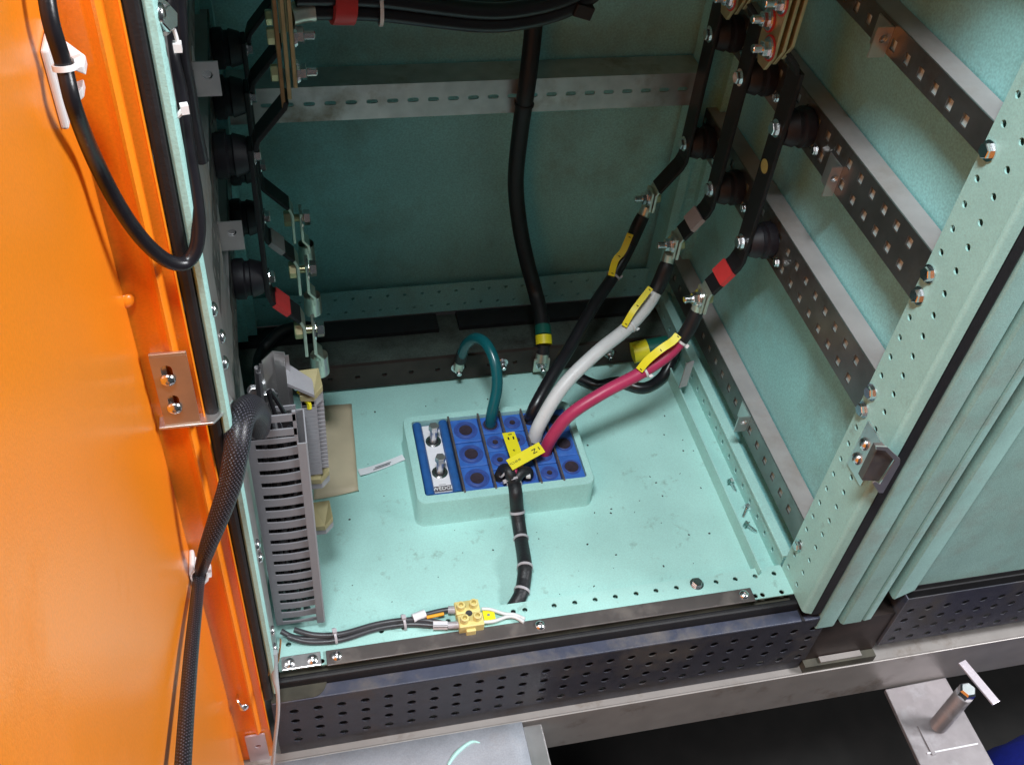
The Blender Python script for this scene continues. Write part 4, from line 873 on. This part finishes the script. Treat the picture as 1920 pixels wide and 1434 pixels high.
en = B(); nx, ny = 10, 12; c4 = [V((0.0692,0.4143,-0.0090)),V((0.1273,0.4181,-0.0090)),V((0.1200,0.2546,-0.0090)),V((0.0588,0.2472,-0.0090))]
for j in range(ny+1):
    for i in range(nx+1):
        s_, t_ = i/nx, j/ny; p = (c4[0]*(1-s_)+c4[1]*s_)*(1-t_)+(c4[3]*(1-s_)+c4[2]*s_)*t_
        en.v.append(p+V((0,0,.0025*math.sin(3.1*s_+1)*math.sin(2.6*t_+.4)+.0012*math.sin(9*t_+4*s_))))
for j in range(ny):
    for i in range(nx): en.f.append([j*(nx+1)+i, j*(nx+1)+i+1, (j+1)*(nx+1)+i+1, (j+1)*(nx+1)+i])
eo = en.build('paper_envelope','paper',None,True); md = eo.modifiers.new('t','SOLIDIFY'); md.thickness = .0022; md.offset = -1
tag(eo, 'flat brown paper envelope lying on the floor behind the wiring duct', 'envelope')
wt = thing('cable_marker', 'loose white marker strip lying on the floor beside the envelope', 'marker strip', (.16,.295,-.011))
b = B(); b.ribbon([(0.1240,0.2843,-0.0065),(0.1370,0.2882,-0.0090),(0.1563,0.2944,-0.0105),(0.1761,0.3013,-0.0105),(0.1895,0.3055,-0.0095)], (.3,1,0), .0105, .0008); b.build('strip','labelwhite',wt,True)
for (a,c_) in (((0.1444,0.2879,-0.0082),(0.1685,0.2956,-0.0088)),((0.1470,0.2914,-0.0082),(0.1705,0.2988,-0.0088))):
    b = B(); b.ribbon([a,c_],(.3,1,0),.0014,.0004,1); b.build('lettering','ink_grey',wt)
b = B()
for (u,v) in [(0.5785,0.2945),(0.6033,0.2803),(0.5972,0.2602),(0.6124,0.2580),(0.5782,0.2193),(0.4303,0.1361),(0.3896,0.0820),(0.4365,0.0787),(0.4460,0.0986),(0.1429,0.0750),(0.1536,0.2426),(0.3490,0.1400),(0.1385,0.3022),(0.1202,0.2570),(0.5380,0.2085),(0.4920,0.1630),(0.5844,0.1121),(0.2061,0.1018),(0.0870,0.2597),(0.5233,0.1395),(0.1598,0.3997),(0.3573,0.3544),(0.1139,0.3360),(0.2397,0.1712),(0.3306,0.4021),(0.4585,0.2908),(0.5045,0.1810),(0.5458,0.0690),(0.4121,0.1210),(0.2845,0.1319),(0.3897,0.3569),(0.5723,0.4279),(0.4358,0.1705),(0.5913,0.3309),(0.4583,0.1664),(0.3840,0.0589),(0.5326,0.2204),(0.5043,0.0711),(0.2358,0.4007),(0.1034,0.2103),(0.4608,0.1733),(0.5997,0.1898),(0.2441,0.1340),(0.0966,0.1071),(0.4035,0.0559),(0.5399,0.1842),(0.5552,0.1145),(0.3764,0.4163),(0.3487,0.1508),(0.3562,0.0516)]:
    p = V((u,v,-.0117)); a = random.random()*6; L = random.uniform(.0005,.0014)
    b.obox(p, (math.cos(a),math.sin(a),0), (-math.sin(a),math.cos(a),0), (0,0,1), L, L*random.uniform(.3,.8), .0004)
tag(b.build('swarf','earth',None), 'scattered dark chips and metal swarf on the mint floor plate', 'swarf', kind='stuff')
# loose screws in the floor channel
for k,(c_,ang,el,lb) in enumerate((((0.6463,0.1855,-0.0085),1.9,.5,'rearmost'),((0.6479,0.1392,-0.0085),.9,.3,'middle'),((0.6440,0.1111,-0.0085),2.3,.2,'front'))):
    t = thing('loose_screw', 'loose zinc screw lying in the floor channel, %s of three' % lb, 'screw', c_, 'loose screws in the floor channel')
    d = V((math.cos(ang)*math.cos(el),math.sin(ang)*math.cos(el),math.sin(el)))
    b = B(); b.lathe(V(c_)-d*.011,d,[(0,.0012)]+[(.0016+.0010*q,.0026 if q % 2 else .0020) for q in range(14)],10); b.build('thread','zinc',t,True)
    b = B(); b.lathe(V(c_)+d*.0045,d,[(0,.0062),(.0012,.0062),(.0012,.0046),(.0050,.0046),(.0056,.0040)],6); b.build('head','zinc',t)
# earth strap and clear tubing at the lower left corner
b = B(); b.ribbon([(-0.0137,-0.0300,0.0354),(-0.0057,-0.0260,0.0499),(0.0033,-0.0200,0.0567),(0.0077,-0.0160,0.0778),(0.0090,-0.0120,0.0844)], (0,1,.2), .0062, .0010); 
tag(b.build('earth_strap','strap',None,True), 'short copper coloured strap bridging door and post at the lower left', 'strap')
b = B(); b.tube([(0.0005,-0.0240,0.0800),(-0.0024,-0.0300,0.0440),(-0.0013,-0.0450,0.0248),(-0.0044,-0.0550,-0.0060),(-0.0128,-0.0660,-0.0551),(-0.0214,-0.0750,-0.1124)], [.0040,.0042,.0022,.0022,.0022,.0022], 12, 8)
tag(b.build('clear_tube','clear',None,True), 'clear plastic tube hanging below the left post beside the door', 'tube')
S.render.engine = 'CYCLES'
